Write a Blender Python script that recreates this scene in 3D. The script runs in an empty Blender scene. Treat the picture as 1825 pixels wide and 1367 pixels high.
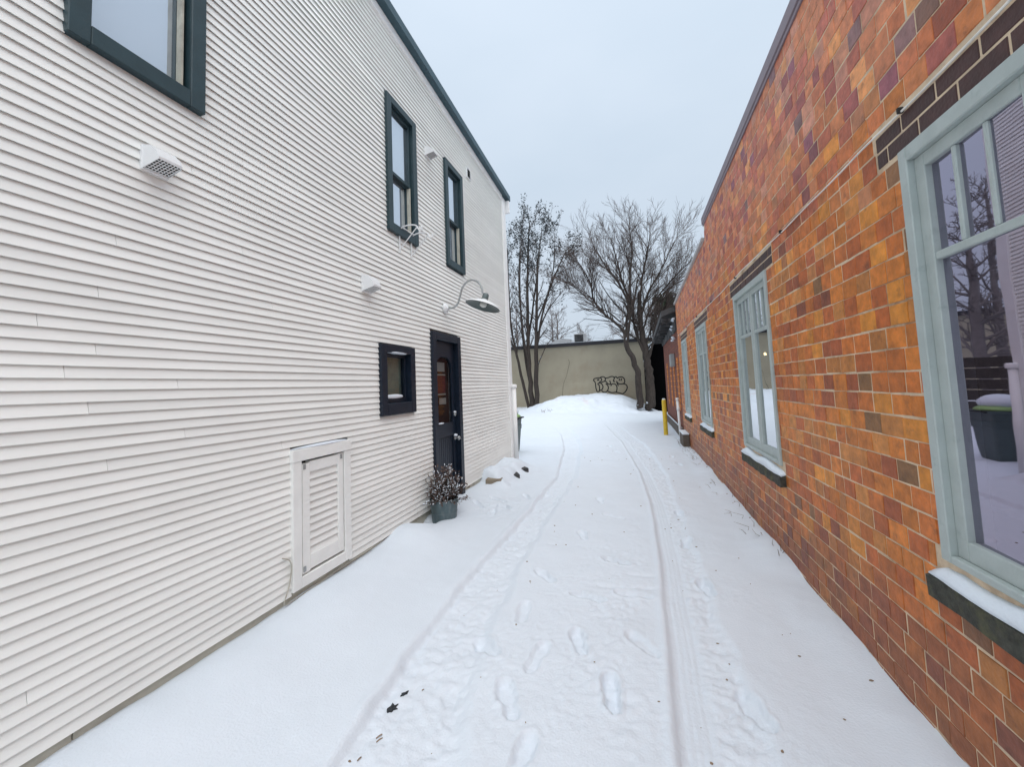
import bpy, math, random
import numpy as np
from mathutils import Vector, Matrix
R = math.radians
rng = random.Random(7)
scene = bpy.context.scene
col = scene.collection

# ---------------------------------------------------------------- camera
EYE = Vector((0.0, 0.0, 1.6))
FPX = 700.0
CR = Vector((0.95379256, 0.29757582, -0.04157376))
CU = Vector((0.05938221, -0.05105329, 0.99692894))
CF = Vector((-0.29453947, 0.95333215, 0.06636496))
cd = bpy.data.cameras.new('camera')
cam = bpy.data.objects.new('camera', cd)
col.objects.link(cam)
cd.sensor_width = 36.0
cd.sensor_fit = 'HORIZONTAL'
cd.lens = FPX / 1825.0 * 36.0
cd.shift_y = -40.0 / 1825.0
cd.clip_start = 0.05
cd.clip_end = 2000
m3 = Matrix((CR, CU, -CF)).transposed()
cam.matrix_world = Matrix.Translation(EYE) @ m3.to_4x4()
scene.camera = cam

# ---------------------------------------------------------------- sky, sun, exposure
SUN_EL, SUN_AZ = R(65), R(152)
world = bpy.data.worlds.new('World')
scene.world = world
world.use_nodes = True
wn, wl = world.node_tree.nodes, world.node_tree.links
bg = wn['Background']
sky = wn.new('ShaderNodeTexSky')
sky.sky_type = 'NISHITA'
sky.sun_disc = False
sky.sun_elevation = SUN_EL
sky.sun_rotation = SUN_AZ
sky.air_density = 1.0
sky.dust_density = 3.0
hs = wn.new('ShaderNodeHueSaturation')
hs.inputs['Saturation'].default_value = 0.25
wl.new(sky.outputs[0], hs.inputs['Color'])
# even overcast layer over the clear sky, with a faint cloud texture
tc = wn.new('ShaderNodeTexCoord')
mp = wn.new('ShaderNodeMapping')
mp.inputs['Scale'].default_value = (1.5, 1.5, 3.5)
wl.new(tc.outputs['Generated'], mp.inputs['Vector'])
nz = wn.new('ShaderNodeTexNoise')
nz.inputs['Scale'].default_value = 1.3
nz.inputs['Detail'].default_value = 4
wl.new(mp.outputs[0], nz.inputs['Vector'])
cr = wn.new('ShaderNodeValToRGB')
cr.color_ramp.elements[0].position = 0.25
cr.color_ramp.elements[0].color = (2.74, 3.31, 3.93, 1)
cr.color_ramp.elements[1].position = 0.75
cr.color_ramp.elements[1].color = (3.18, 3.68, 4.27, 1)
wl.new(nz.outputs['Fac'], cr.inputs[0])
mx = wn.new('ShaderNodeMix')
mx.data_type = 'RGBA'
mx.inputs[0].default_value = 0.85
wl.new(hs.outputs[0], mx.inputs[6])
wl.new(cr.outputs[0], mx.inputs[7])
# an overcast sky is somewhat brighter toward the zenith
sz = wn.new('ShaderNodeSeparateXYZ')
wl.new(tc.outputs['Generated'], sz.inputs[0])
zr = wn.new('ShaderNodeMapRange')
zr.inputs['From Min'].default_value = 0.0
zr.inputs['From Max'].default_value = 1.0
zr.inputs['To Min'].default_value = 1.0
zr.inputs['To Max'].default_value = 1.5
wl.new(sz.outputs['Z'], zr.inputs['Value'])
vm = wn.new('ShaderNodeVectorMath')
vm.operation = 'SCALE'
wl.new(mx.outputs[2], vm.inputs[0])
wl.new(zr.outputs[0], vm.inputs['Scale'])
wl.new(vm.outputs[0], bg.inputs['Color'])
bg.inputs['Strength'].default_value = 0.10
sl = bpy.data.lights.new('sun', 'SUN')
sl.energy = 1.35
sl.angle = R(80)
sl.color = (1.0, 0.975, 0.95)
sun = bpy.data.objects.new('sun', sl)
col.objects.link(sun)
sd = Vector((math.sin(SUN_AZ) * math.cos(SUN_EL), math.cos(SUN_AZ) * math.cos(SUN_EL), math.sin(SUN_EL)))
sun.rotation_euler = sd.to_track_quat('Z', 'Y').to_euler()
sun.location = (0, 0, 30)
scene.view_settings.view_transform = 'Standard'
scene.view_settings.look = 'None'
scene.view_settings.exposure = 0.84
scene.view_settings.gamma = 1
scene.view_settings.use_curve_mapping = False
scene.cycles.max_bounces = 8
scene.cycles.diffuse_bounces = 5
scene.cycles.use_denoising = True

# ---------------------------------------------------------------- materials
def mat(name, color, rough=0.7, var=0.12, scale=6.0, bump=0.0, bscale=60.0, metal=0.0, attr=False,
        objrand=0.0, stain=None, stain_scale=1.2, stain_lo=0.5, stain_hi=0.75, spec=0.4, stretch=None, detail=6):
    m = bpy.data.materials.new(name)
    m.use_nodes = True
    n, l = m.node_tree.nodes, m.node_tree.links
    b = n['Principled BSDF']
    b.inputs['Roughness'].default_value = rough
    b.inputs['Metallic'].default_value = metal
    b.inputs['Specular IOR Level'].default_value = spec
    t = n.new('ShaderNodeTexCoord')
    src = t.outputs['Object']
    if stretch:
        mpn = n.new('ShaderNodeMapping')
        mpn.inputs['Scale'].default_value = stretch
        l.new(src, mpn.inputs['Vector'])
        src = mpn.outputs[0]
    no = n.new('ShaderNodeTexNoise')
    no.inputs['Scale'].default_value = scale
    no.inputs['Detail'].default_value = detail
    no.inputs['Roughness'].default_value = 0.6
    l.new(src, no.inputs['Vector'])
    mr = n.new('ShaderNodeMapRange')
    mr.inputs['From Min'].default_value = 0.3
    mr.inputs['From Max'].default_value = 0.7
    mr.inputs['To Min'].default_value = 1 - var
    mr.inputs['To Max'].default_value = 1 + var
    l.new(no.outputs['Fac'], mr.inputs['Value'])
    hv = n.new('ShaderNodeHueSaturation')
    l.new(mr.outputs[0], hv.inputs['Value'])
    if attr:
        a = n.new('ShaderNodeAttribute')
        a.attribute_name = 'Col'
        l.new(a.outputs['Color'], hv.inputs['Color'])
    else:
        hv.inputs['Color'].default_value = (*color, 1)
    out = hv.outputs[0]
    if objrand:
        oi = n.new('ShaderNodeObjectInfo')
        mr2 = n.new('ShaderNodeMapRange')
        mr2.inputs['To Min'].default_value = 1 - objrand
        mr2.inputs['To Max'].default_value = 1 + objrand
        l.new(oi.outputs['Random'], mr2.inputs['Value'])
        h2 = n.new('ShaderNodeHueSaturation')
        l.new(mr2.outputs[0], h2.inputs['Value'])
        l.new(out, h2.inputs['Color'])
        out = h2.outputs[0]
    if stain:
        n2 = n.new('ShaderNodeTexNoise')
        n2.inputs['Scale'].default_value = stain_scale
        n2.inputs['Detail'].default_value = 8
        n2.inputs['Roughness'].default_value = 0.65
        l.new(src, n2.inputs['Vector'])
        m2 = n.new('ShaderNodeMapRange')
        m2.inputs['From Min'].default_value = stain_lo
        m2.inputs['From Max'].default_value = stain_hi
        l.new(n2.outputs['Fac'], m2.inputs['Value'])
        mi = n.new('ShaderNodeMix')
        mi.data_type = 'RGBA'
        l.new(m2.outputs[0], mi.inputs[0])
        l.new(out, mi.inputs[6])
        mi.inputs[7].default_value = (*stain, 1)
        out = mi.outputs[2]
    l.new(out, b.inputs['Base Color'])
    if bump:
        n3 = n.new('ShaderNodeTexNoise')
        n3.inputs['Scale'].default_value = bscale
        n3.inputs['Detail'].default_value = 5
        l.new(src, n3.inputs['Vector'])
        bp = n.new('ShaderNodeBump')
        bp.inputs['Strength'].default_value = bump
        bp.inputs['Distance'].default_value = 0.01
        l.new(n3.outputs['Fac'], bp.inputs['Height'])
        l.new(bp.outputs[0], b.inputs['Normal'])
    return m

def glass(name, tint, lo, hi, through):
    # a pane: mirror-like coat whose share grows toward grazing, dark see-through behind
    m = bpy.data.materials.new(name)
    m.use_nodes = True
    n, l = m.node_tree.nodes, m.node_tree.links
    n.remove(n['Principled BSDF'])
    g = n.new('ShaderNodeBsdfGlossy')
    g.inputs['Color'].default_value = (*tint, 1)
    g.inputs['Roughness'].default_value = 0.015
    tb = n.new('ShaderNodeBsdfTransparent')
    tb.inputs['Color'].default_value = (*through, 1)
    lw = n.new('ShaderNodeLayerWeight')
    lw.inputs['Blend'].default_value = 0.5
    mr = n.new('ShaderNodeMapRange')
    mr.inputs['To Min'].default_value = lo
    mr.inputs['To Max'].default_value = hi
    l.new(lw.outputs['Facing'], mr.inputs['Value'])
    t = n.new('ShaderNodeTexCoord')
    no = n.new('ShaderNodeTexNoise')
    no.inputs['Scale'].default_value = 2.2
    l.new(t.outputs['Object'], no.inputs['Vector'])
    bp = n.new('ShaderNodeBump')
    bp.inputs['Strength'].default_value = 0.05
    bp.inputs['Distance'].default_value = 0.02
    l.new(no.outputs['Fac'], bp.inputs['Height'])
    l.new(bp.outputs[0], g.inputs['Normal'])
    ms = n.new('ShaderNodeMixShader')
    l.new(mr.outputs[0], ms.inputs[0])
    l.new(tb.outputs[0], ms.inputs[1])
    l.new(g.outputs[0], ms.inputs[2])
    l.new(ms.outputs[0], n['Material Output'].inputs['Surface'])
    return m

M = {}
M['snow'] = mat('snow', (0.70, 0.755, 0.815), 0.55, 0.015, 3, 0.35, 90, spec=0.25)
M['snow_dirty'] = mat('snow_dirty', (0.68, 0.735, 0.80), 0.6, 0.02, 3, 0.5, 40, spec=0.2, stain=(0.62, 0.5, 0.46), stain_scale=0.9, stain_lo=0.60, stain_hi=0.80)
M['clap'] = mat('clapboard_paint', (0.86, 0.865, 0.83), 0.55, 0.05, 2.0, 0.06, 40, objrand=0.035, stain=(0.30, 0.28, 0.25), stain_scale=15, stain_lo=0.73, stain_hi=0.78, stretch=(1, 0.5, 1.2))
M['white_paint'] = mat('white_paint', (0.82, 0.82, 0.81), 0.5, 0.05, 5, 0.15, 60)
M['shutter_paint'] = mat('shutter_paint', (0.83, 0.83, 0.80), 0.5, 0.05, 5, 0.15, 60, stain=(0.45, 0.42, 0.38), stain_scale=9, stain_lo=0.72, stain_hi=0.8)
M['skirt'] = mat('skirt_board', (0.52, 0.51, 0.43), 0.7, 0.1, 4, 0.3, 50, stain=(0.33, 0.31, 0.26), stain_scale=5, stain_lo=0.5, stain_hi=0.75)
M['teal'] = mat('dark_teal_paint', (0.022, 0.047, 0.056), 0.45, 0.15, 8, 0.1, 80)
M['navy'] = mat('navy_paint', (0.007, 0.014, 0.027), 0.4, 0.15, 8, 0.1, 80)
M['dark'] = mat('dark_interior', (0.02, 0.02, 0.02), 0.8)
M['eave'] = mat('eave_metal', (0.035, 0.075, 0.095), 0.5, 0.1, 3)
M['curtain'] = mat('white_blind', (0.78, 0.79, 0.80), 0.8, 0.02, 4)
M['greycurtain'] = mat('grey_green_film', (0.15, 0.185, 0.165), 0.7, 0.2, 6, stain=(0.35, 0.4, 0.38), stain_scale=18, stain_lo=0.66, stain_hi=0.72)
M['tile'] = mat('glazed_tile', (0.4, 0.15, 0.05), 0.5, 0.30, 15, 0.35, 45, attr=True, stain=(0.13, 0.05, 0.028), stain_scale=11, stain_lo=0.57, stain_hi=0.80, spec=0.35)
M['mortar'] = mat('mortar', (0.66, 0.52, 0.37), 0.9, 0.2, 9, 0.5, 120, stain=(0.27, 0.16, 0.09), stain_scale=2.4, stain_lo=0.52, stain_hi=0.70)
M['lintel'] = mat('dark_brick', (0.060, 0.024, 0.020), 0.5, 0.25, 14, 0.25, 60, objrand=0.25)
M['sage'] = mat('sage_paint', (0.40, 0.45, 0.435), 0.5, 0.07, 9, 0.2, 70, stain=(0.28, 0.33, 0.32), stain_scale=11, stain_lo=0.6, stain_hi=0.78)
M['sill'] = mat('mossy_stone', (0.055, 0.055, 0.045), 0.95, 0.45, 26, 0.9, 50, stain=(0.10, 0.10, 0.055), stain_scale=9, stain_lo=0.48, stain_hi=0.66)
M['coping'] = mat('plum_metal', (0.21, 0.165, 0.19), 0.45, 0.08, 4)
M['coping2'] = mat('pale_metal', (0.42, 0.42, 0.42), 0.5, 0.1, 4)
M['room'] = mat('room_wall', (0.11, 0.10, 0.11), 0.9, 0.1, 2)
M['roof'] = mat('roofing', (0.75, 0.77, 0.8), 0.8)
M['stucco'] = mat('tan_stucco', (0.385, 0.345, 0.26), 0.9, 0.10, 0.8, 0.4, 30, stain=(0.33, 0.265, 0.19), stain_scale=0.5, stain_lo=0.5, stain_hi=0.75)
M['cap'] = mat('black_cap', (0.025, 0.025, 0.03), 0.5)
M['black'] = mat('black_cloth', (0.003, 0.003, 0.0035), 0.95, spec=0.0)
M['spray'] = mat('black_spray_paint', (0.012, 0.012, 0.012), 0.6)
M['crack'] = mat('crack', (0.13, 0.12, 0.09), 0.9)
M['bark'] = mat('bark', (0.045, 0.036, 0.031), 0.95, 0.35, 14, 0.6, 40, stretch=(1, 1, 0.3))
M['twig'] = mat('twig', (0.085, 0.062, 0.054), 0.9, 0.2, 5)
M['bark_far'] = mat('far_bark', (0.17, 0.15, 0.145), 0.95, 0.2, 5)  # distance haze painted in as a lighter bark colour
M['leafdark'] = mat('catkins', (0.05, 0.062, 0.068), 0.8, 0.3, 20)
M['needle'] = mat('needles', (0.045, 0.06, 0.035), 0.8, 0.3, 5)
M['redbrick'] = None
M['orange'] = mat('orange_brick', (0.52, 0.17, 0.03), 0.7, 0.2, 8, 0.3, 40, objrand=0.15)
M['slate'] = mat('dark_slate', (0.05, 0.05, 0.052), 0.7, 0.4, 5, 0.5, 20, stain=(0.2, 0.2, 0.2), stain_scale=4)
M['galv'] = mat('galvanised', (0.105, 0.145, 0.155), 0.5, 0.28, 7, 0.1, 40, metal=0.3, stain=(0.24, 0.27, 0.27), stain_scale=7, stain_lo=0.56, stain_hi=0.8, stretch=(1, 1, 0.5))
M['plastic'] = mat('white_plastic', (0.74, 0.75, 0.75), 0.4, 0.03)
M['steel'] = mat('grey_steel', (0.36, 0.38, 0.38), 0.35, 0.1, 10, metal=0.5)
M['shade_in'] = mat('grey_enamel', (0.105, 0.135, 0.135), 0.4, 0.06)
M['bulb'] = mat('frosted_bulb', (0.75, 0.75, 0.7), 0.4, 0.02)
M['bin'] = mat('bin_plastic', (0.085, 0.115, 0.115), 0.5, 0.12, 6)
M['lid'] = mat('green_lid', (0.27, 0.42, 0.16), 0.45, 0.1, 6)
M['yellow'] = mat('yellow_paint', (0.62, 0.42, 0.035), 0.5, 0.1, 8, 0.2, 50, stain=(0.22, 0.15, 0.05), stain_scale=7, stain_lo=0.6, stain_hi=0.72)
M['cable'] = mat('cable_sheath', (0.78, 0.75, 0.70), 0.5, 0.15, 6)
M['wire'] = mat('old_wire', (0.42, 0.40, 0.34), 0.6, 0.15, 6)
M['block'] = mat('tan_stone', (0.24, 0.20, 0.15), 0.9, 0.2, 9, 0.5, 50)
M['asphalt'] = mat('asphalt', (0.035, 0.04, 0.045), 0.85, 0.4, 40, 0.8, 90)
M['straw'] = mat('straw', (0.26, 0.19, 0.13), 0.8, 0.2)
M['drygrass'] = mat('dry_stem', (0.17, 0.12, 0.08), 0.8, 0.2)
M['shrub'] = mat('brown_leaf', (0.115, 0.075, 0.06), 0.8, 0.4, 12)
M['foundation'] = mat('foundation', (0.12, 0.10, 0.085), 0.9, 0.3, 5, 0.6, 30)
M['pane_left'] = glass('left_house_glass', (0.86, 0.93, 1.0), 0.32, 0.95, (0.85, 0.88, 0.92))
M['pane_small'] = glass('small_glass', (0.8, 0.85, 0.85), 0.02, 0.16, (0.8, 0.82, 0.8))
M['pane_right'] = glass('clear_glass', (0.90, 0.92, 0.95), 0.25, 0.95, (0.45, 0.45, 0.45))
M['pane_purple'] = glass('lavender_glass', (0.66, 0.61, 0.75), 0.25, 0.85, (0.40, 0.37, 0.44))
M['pane_door'] = glass('door_glass', (0.85, 0.88, 0.95), 0.03, 0.20, (0.5, 0.5, 0.5))
mb_ = bpy.data.materials.new('warm_bulb')
mb_.use_nodes = True
mb_.node_tree.nodes['Principled BSDF'].inputs['Emission Color'].default_value = (1, 0.75, 0.35, 1)
mb_.node_tree.nodes['Principled BSDF'].inputs['Emission Strength'].default_value = 12
M['warm'] = mb_

def brick_material():
    m = bpy.data.materials.new('red_brick')
    m.use_nodes = True
    n, l = m.node_tree.nodes, m.node_tree.links
    b = n['Principled BSDF']
    b.inputs['Roughness'].default_value = 0.85
    t = n.new('ShaderNodeTexCoord')
    sx = n.new('ShaderNodeSeparateXYZ')
    l.new(t.outputs['Object'], sx.inputs[0])
    cx = n.new('ShaderNodeCombineXYZ')
    l.new(sx.outputs['Y'], cx.inputs['X'])
    l.new(sx.outputs['Z'], cx.inputs['Y'])
    br = n.new('ShaderNodeTexBrick')
    br.inputs['Color1'].default_value = (0.26, 0.065, 0.032, 1)
    br.inputs['Color2'].default_value = (0.17, 0.042, 0.026, 1)
    br.inputs['Mortar'].default_value = (0.10, 0.055, 0.045, 1)
    br.inputs['Scale'].default_value = 1.0
    br.inputs['Brick Width'].default_value = 0.22
    br.inputs['Row Height'].default_value = 0.085
    br.inputs['Mortar Size'].default_value = 0.012
    l.new(cx.outputs[0], br.inputs['Vector'])
    l.new(br.outputs['Color'], b.inputs['Base Color'])
    bp = n.new('ShaderNodeBump')
    bp.inputs['Strength'].default_value = 0.8
    bp.inputs['Distance'].default_value = 0.02
    bp.invert = True
    l.new(br.outputs['Fac'], bp.inputs['Height'])
    l.new(bp.outputs[0], b.inputs['Normal'])
    return m
M['redbrick'] = brick_material()

# ---------------------------------------------------------------- mesh helpers
def props(o, label=None, cat=None, group=None, kind=None):
    if label: o['label'] = label
    if cat: o['category'] = cat
    if group: o['group'] = group
    if kind: o['kind'] = kind
    return o

def worigin(p):
    v = Vector((0, 0, 0))
    while p:
        v += p.location
        p = p.parent
    return v

class MB:
    def __init__(s):
        s.v, s.f, s.c = [], [], []
    def quad(s, a, b, c, d, colr=None):
        i = len(s.v); s.v += [tuple(a), tuple(b), tuple(c), tuple(d)]; s.f.append((i, i+1, i+2, i+3)); s.c.append(colr)
    def poly(s, pts):
        i = len(s.v); s.v += [tuple(p) for p in pts]; s.f.append(tuple(range(i, i+len(pts)))); s.c.append(None)
    def box(s, x0, x1, y0, y1, z0, z1, bev=0.0):
        x0, x1 = min(x0, x1), max(x0, x1); y0, y1 = min(y0, y1), max(y0, y1); z0, z1 = min(z0, z1), max(z0, z1)
        i = len(s.v)
        if bev <= 0:
            s.v += [(x, y, z) for z in (z0, z1) for y in (y0, y1) for x in (x0, x1)]
            fs = [(0,2,3,1),(4,5,7,6),(0,1,5,4),(2,6,7,3),(0,4,6,2),(1,3,7,5)]
            for q in fs: s.f.append(tuple(i+k for k in q)); s.c.append(None)
            return s
        b = min(bev, (x1-x0)*.45, (y1-y0)*.45, (z1-z0)*.45)
        # chamfered box: 24 verts
        idx = {}
        for sx in (0,1):
            for sy in (0,1):
                for sz in (0,1):
                    X, Y, Z = (x0,x1)[sx], (y0,y1)[sy], (z0,z1)[sz]
                    dx, dy, dz = (b,-b)[sx], (b,-b)[sy], (b,-b)[sz]
                    idx[sx,sy,sz,'x'] = len(s.v); s.v.append((X, Y+dy, Z+dz))
                    idx[sx,sy,sz,'y'] = len(s.v); s.v.append((X+dx, Y, Z+dz))
                    idx[sx,sy,sz,'z'] = len(s.v); s.v.append((X+dx, Y+dy, Z))
        def F(*k):
            s.f.append(tuple(idx[q] for q in k)); s.c.append(None)
        for a in (0,1):
            F((a,0,0,'x'),(a,1,0,'x'),(a,1,1,'x'),(a,0,1,'x'))
            F((0,a,0,'y'),(1,a,0,'y'),(1,a,1,'y'),(0,a,1,'y'))
            F((0,0,a,'z'),(1,0,a,'z'),(1,1,a,'z'),(0,1,a,'z'))
            for c in (0,1):
                F((a,c,0,'x'),(a,c,1,'x'),(a,c,1,'y'),(a,c,0,'y'))
                F((a,0,c,'x'),(a,1,c,'x'),(a,1,c,'z'),(a,0,c,'z'))
                F((0,a,c,'y'),(1,a,c,'y'),(1,a,c,'z'),(0,a,c,'z'))
                for d in (0,1):
                    F((a,c,d,'x'),(a,c,d,'y'),(a,c,d,'z'))
        return s
    def tube(s, pts, rad, sides=6, cap=True):
        pts = [Vector(p) for p in pts]
        if not isinstance(rad, (list, tuple)): rad = [rad]*len(pts)
        base = len(s.v); u = None
        for k, p in enumerate(pts):
            a = pts[min(k+1, len(pts)-1)] - pts[max(k-1, 0)]
            if a.length < 1e-9: a = Vector((0,0,1))
            a.normalize()
            if u is None:
                u = a.cross(Vector((0,0,1)) if abs(a.z) < 0.9 else Vector((1,0,0)))
            else:
                u = u - a*u.dot(a)
            u.normalize(); w = a.cross(u)
            for j in range(sides):
                t = 2*math.pi*j/sides
                q = p + (u*math.cos(t) + w*math.sin(t))*rad[k]
                s.v.append((q.x, q.y, q.z))
        for k in range(len(pts)-1):
            for j in range(sides):
                a = base+k*sides+j; b = base+k*sides+(j+1) % sides
                s.f.append((a, b, b+sides, a+sides)); s.c.append(None)
        if cap and sides > 3:
            s.f.append(tuple(base+j for j in range(sides))); s.c.append(None)
            e = base+(len(pts)-1)*sides
            s.f.append(tuple(e+j for j in range(sides))); s.c.append(None)
        return s
    def lathe(s, prof, o=(0,0,0), sides=24, mtx=None):
        base = len(s.v); o = Vector(o)
        for (r, z) in prof:
            for j in range(sides):
                t = 2*math.pi*j/sides
                q = Vector((r*math.cos(t), r*math.sin(t), z))
                if mtx: q = mtx @ q
                s.v.append(tuple(q+o))
        for k in range(len(prof)-1):
            for j in range(sides):
                a = base+k*sides+j; b = base+k*sides+(j+1) % sides
                s.f.append((a, b, b+sides, a+sides)); s.c.append(None)
        return s
    def blob(s, c, rx, ry, rz, n=8, m=5, jit=0.0):
        base = len(s.v)
        for i in range(m+1):
            ph = math.pi*i/m
            for j in range(n):
                t = 2*math.pi*j/n
                k = 1+jit*(rng.random()-.5)
                s.v.append((c[0]+rx*k*math.sin(ph)*math.cos(t), c[1]+ry*k*math.sin(ph)*math.sin(t), c[2]+rz*k*math.cos(ph)))
        for i in range(m):
            for j in range(n):
                a = base+i*n+j; b = base+i*n+(j+1) % n
                s.f.append((a, a+n, b+n, b)); s.c.append(None)
        return s
    def build(s, name, material, parent=None, smooth=False, colors=False, recalc=True):
        o0 = worigin(parent)
        me = bpy.data.meshes.new(name)
        vs = s.v if o0.length == 0 else [(a-o0.x, b-o0.y, c-o0.z) for a, b, c in s.v]
        me.from_pydata(vs, [], s.f)
        if colors:
            at = me.color_attributes.new('Col', 'FLOAT_COLOR', 'CORNER')
            arr = []
            for f, c in zip(s.f, s.c):
                c = c or (0.4, 0.15, 0.05)
                arr += [c[0], c[1], c[2], 1.0]*len(f)
            at.data.foreach_set('color', arr)
        if recalc and len(s.f) < 60000:
            import bmesh
            bm = bmesh.new(); bm.from_mesh(me)
            bmesh.ops.recalc_face_normals(bm, faces=bm.faces)
            bm.to_mesh(me); bm.free()
        if smooth:
            me.polygons.foreach_set('use_smooth', [True]*len(me.polygons))
        me.materials.append(material if not isinstance(material, str) else M[material])
        o = bpy.data.objects.new(name, me)
        col.objects.link(o)
        if parent: o.parent = parent
        return o

def empty(name, loc, label=None, cat=None, group=None):
    o = bpy.data.objects.new(name, None)
    col.objects.link(o)
    o.location = loc
    o.empty_display_size = 0.1
    return props(o, label, cat, group)

def smooth_pts(pts, n=6):
    # Catmull-Rom
    P = [Vector(p) for p in pts]; out = []
    for i in range(len(P)-1):
        a, b, c, d = P[max(i-1,0)], P[i], P[i+1], P[min(i+2,len(P)-1)]
        for k in range(n):
            t = k/n
            out.append(0.5*((2*b)+(c-a)*t+(2*a-5*b+4*c-d)*t*t+(3*b-a-3*c+d)*t**3))
    out.append(P[-1])
    return out

# numpy value noise
NR = np.random.RandomState(3)
TAB = NR.rand(256, 256)
def vnoise(x, y):
    xi = np.floor(x).astype(int); yi = np.floor(y).astype(int)
    fx = x-xi; fy = y-yi
    fx = fx*fx*fx*(fx*(fx*6-15)+10); fy = fy*fy*fy*(fy*(fy*6-15)+10)
    a = TAB[xi % 256, yi % 256]; b = TAB[(xi+1) % 256, yi % 256]
    c = TAB[xi % 256, (yi+1) % 256]; d = TAB[(xi+1) % 256, (yi+1) % 256]
    return (a*(1-fx)+b*fx)*(1-fy)+(c*(1-fx)+d*fx)*fy - 0.5
def fbm(x, y, o=4, g=0.5):
    s = 0; a = 1.0
    for k in range(o):
        s = s + a*vnoise(x*2**k+17.3*k, y*2**k+5.1*k); a *= g
    return s
def sstep(a, b, x):
    t = np.clip((x-a)/(b-a), 0, 1)
    return t*t*(3-2*t)

XL, XR = -2.5, 1.17

# ================================================================ SETTING: snow ground
def grow(a, b, s0, s1):
    out = [a]; n = 0
    while out[-1] < b:
        t = (out[-1]-a)/(b-a); out.append(out[-1]+s0+(s1-s0)*t)
    out[-1] = b
    return out
FEET = [(-0.21,2.18,0.12,1.15),(-0.43,2.56,0.35,.85),(-0.65,2.36,-0.2,.55),(-0.57,1.72,-0.15,.7),(-1.02,1.95,0.4,.35),(0.46,2.25,0.35,.7),
        (-0.25,3.74,1.2,1.1),(-0.82,3.35,0.8,.7),(-0.43,3.10,1.3,.9),(-0.86,2.80,0.1,.45),(-0.98,2.40,0.9,.8),(-0.05,2.62,0.7,.4),(0.44,3.44,0.2,.9),
        (-0.34,4.95,1.1,.5),(-0.72,2.02,0.5,.7),(0.30,1.80,0.2,.7),(0.42,5.2,0.1,.8),(0.39,4.3,-.2,.7),(-0.62,4.3,0.3,.6),(-0.55,5.6,0.2,.6),(-0.1,3.2,1.5,.7),
        (-1.75,5.1,1.0,.8),(-1.95,5.35,1.4,.8),(-1.6,5.6,.6,.7),(-2.1,5.0,.9,.7),(-1.85,4.85,.2,.6),(0.72,8.2,.2,.7),(0.65,9.0,-.1,.8),(-.5,9.6,.6,.8),(-.7,10.4,.4,.8),(0.2,9.3,.3,.7)]
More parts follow.
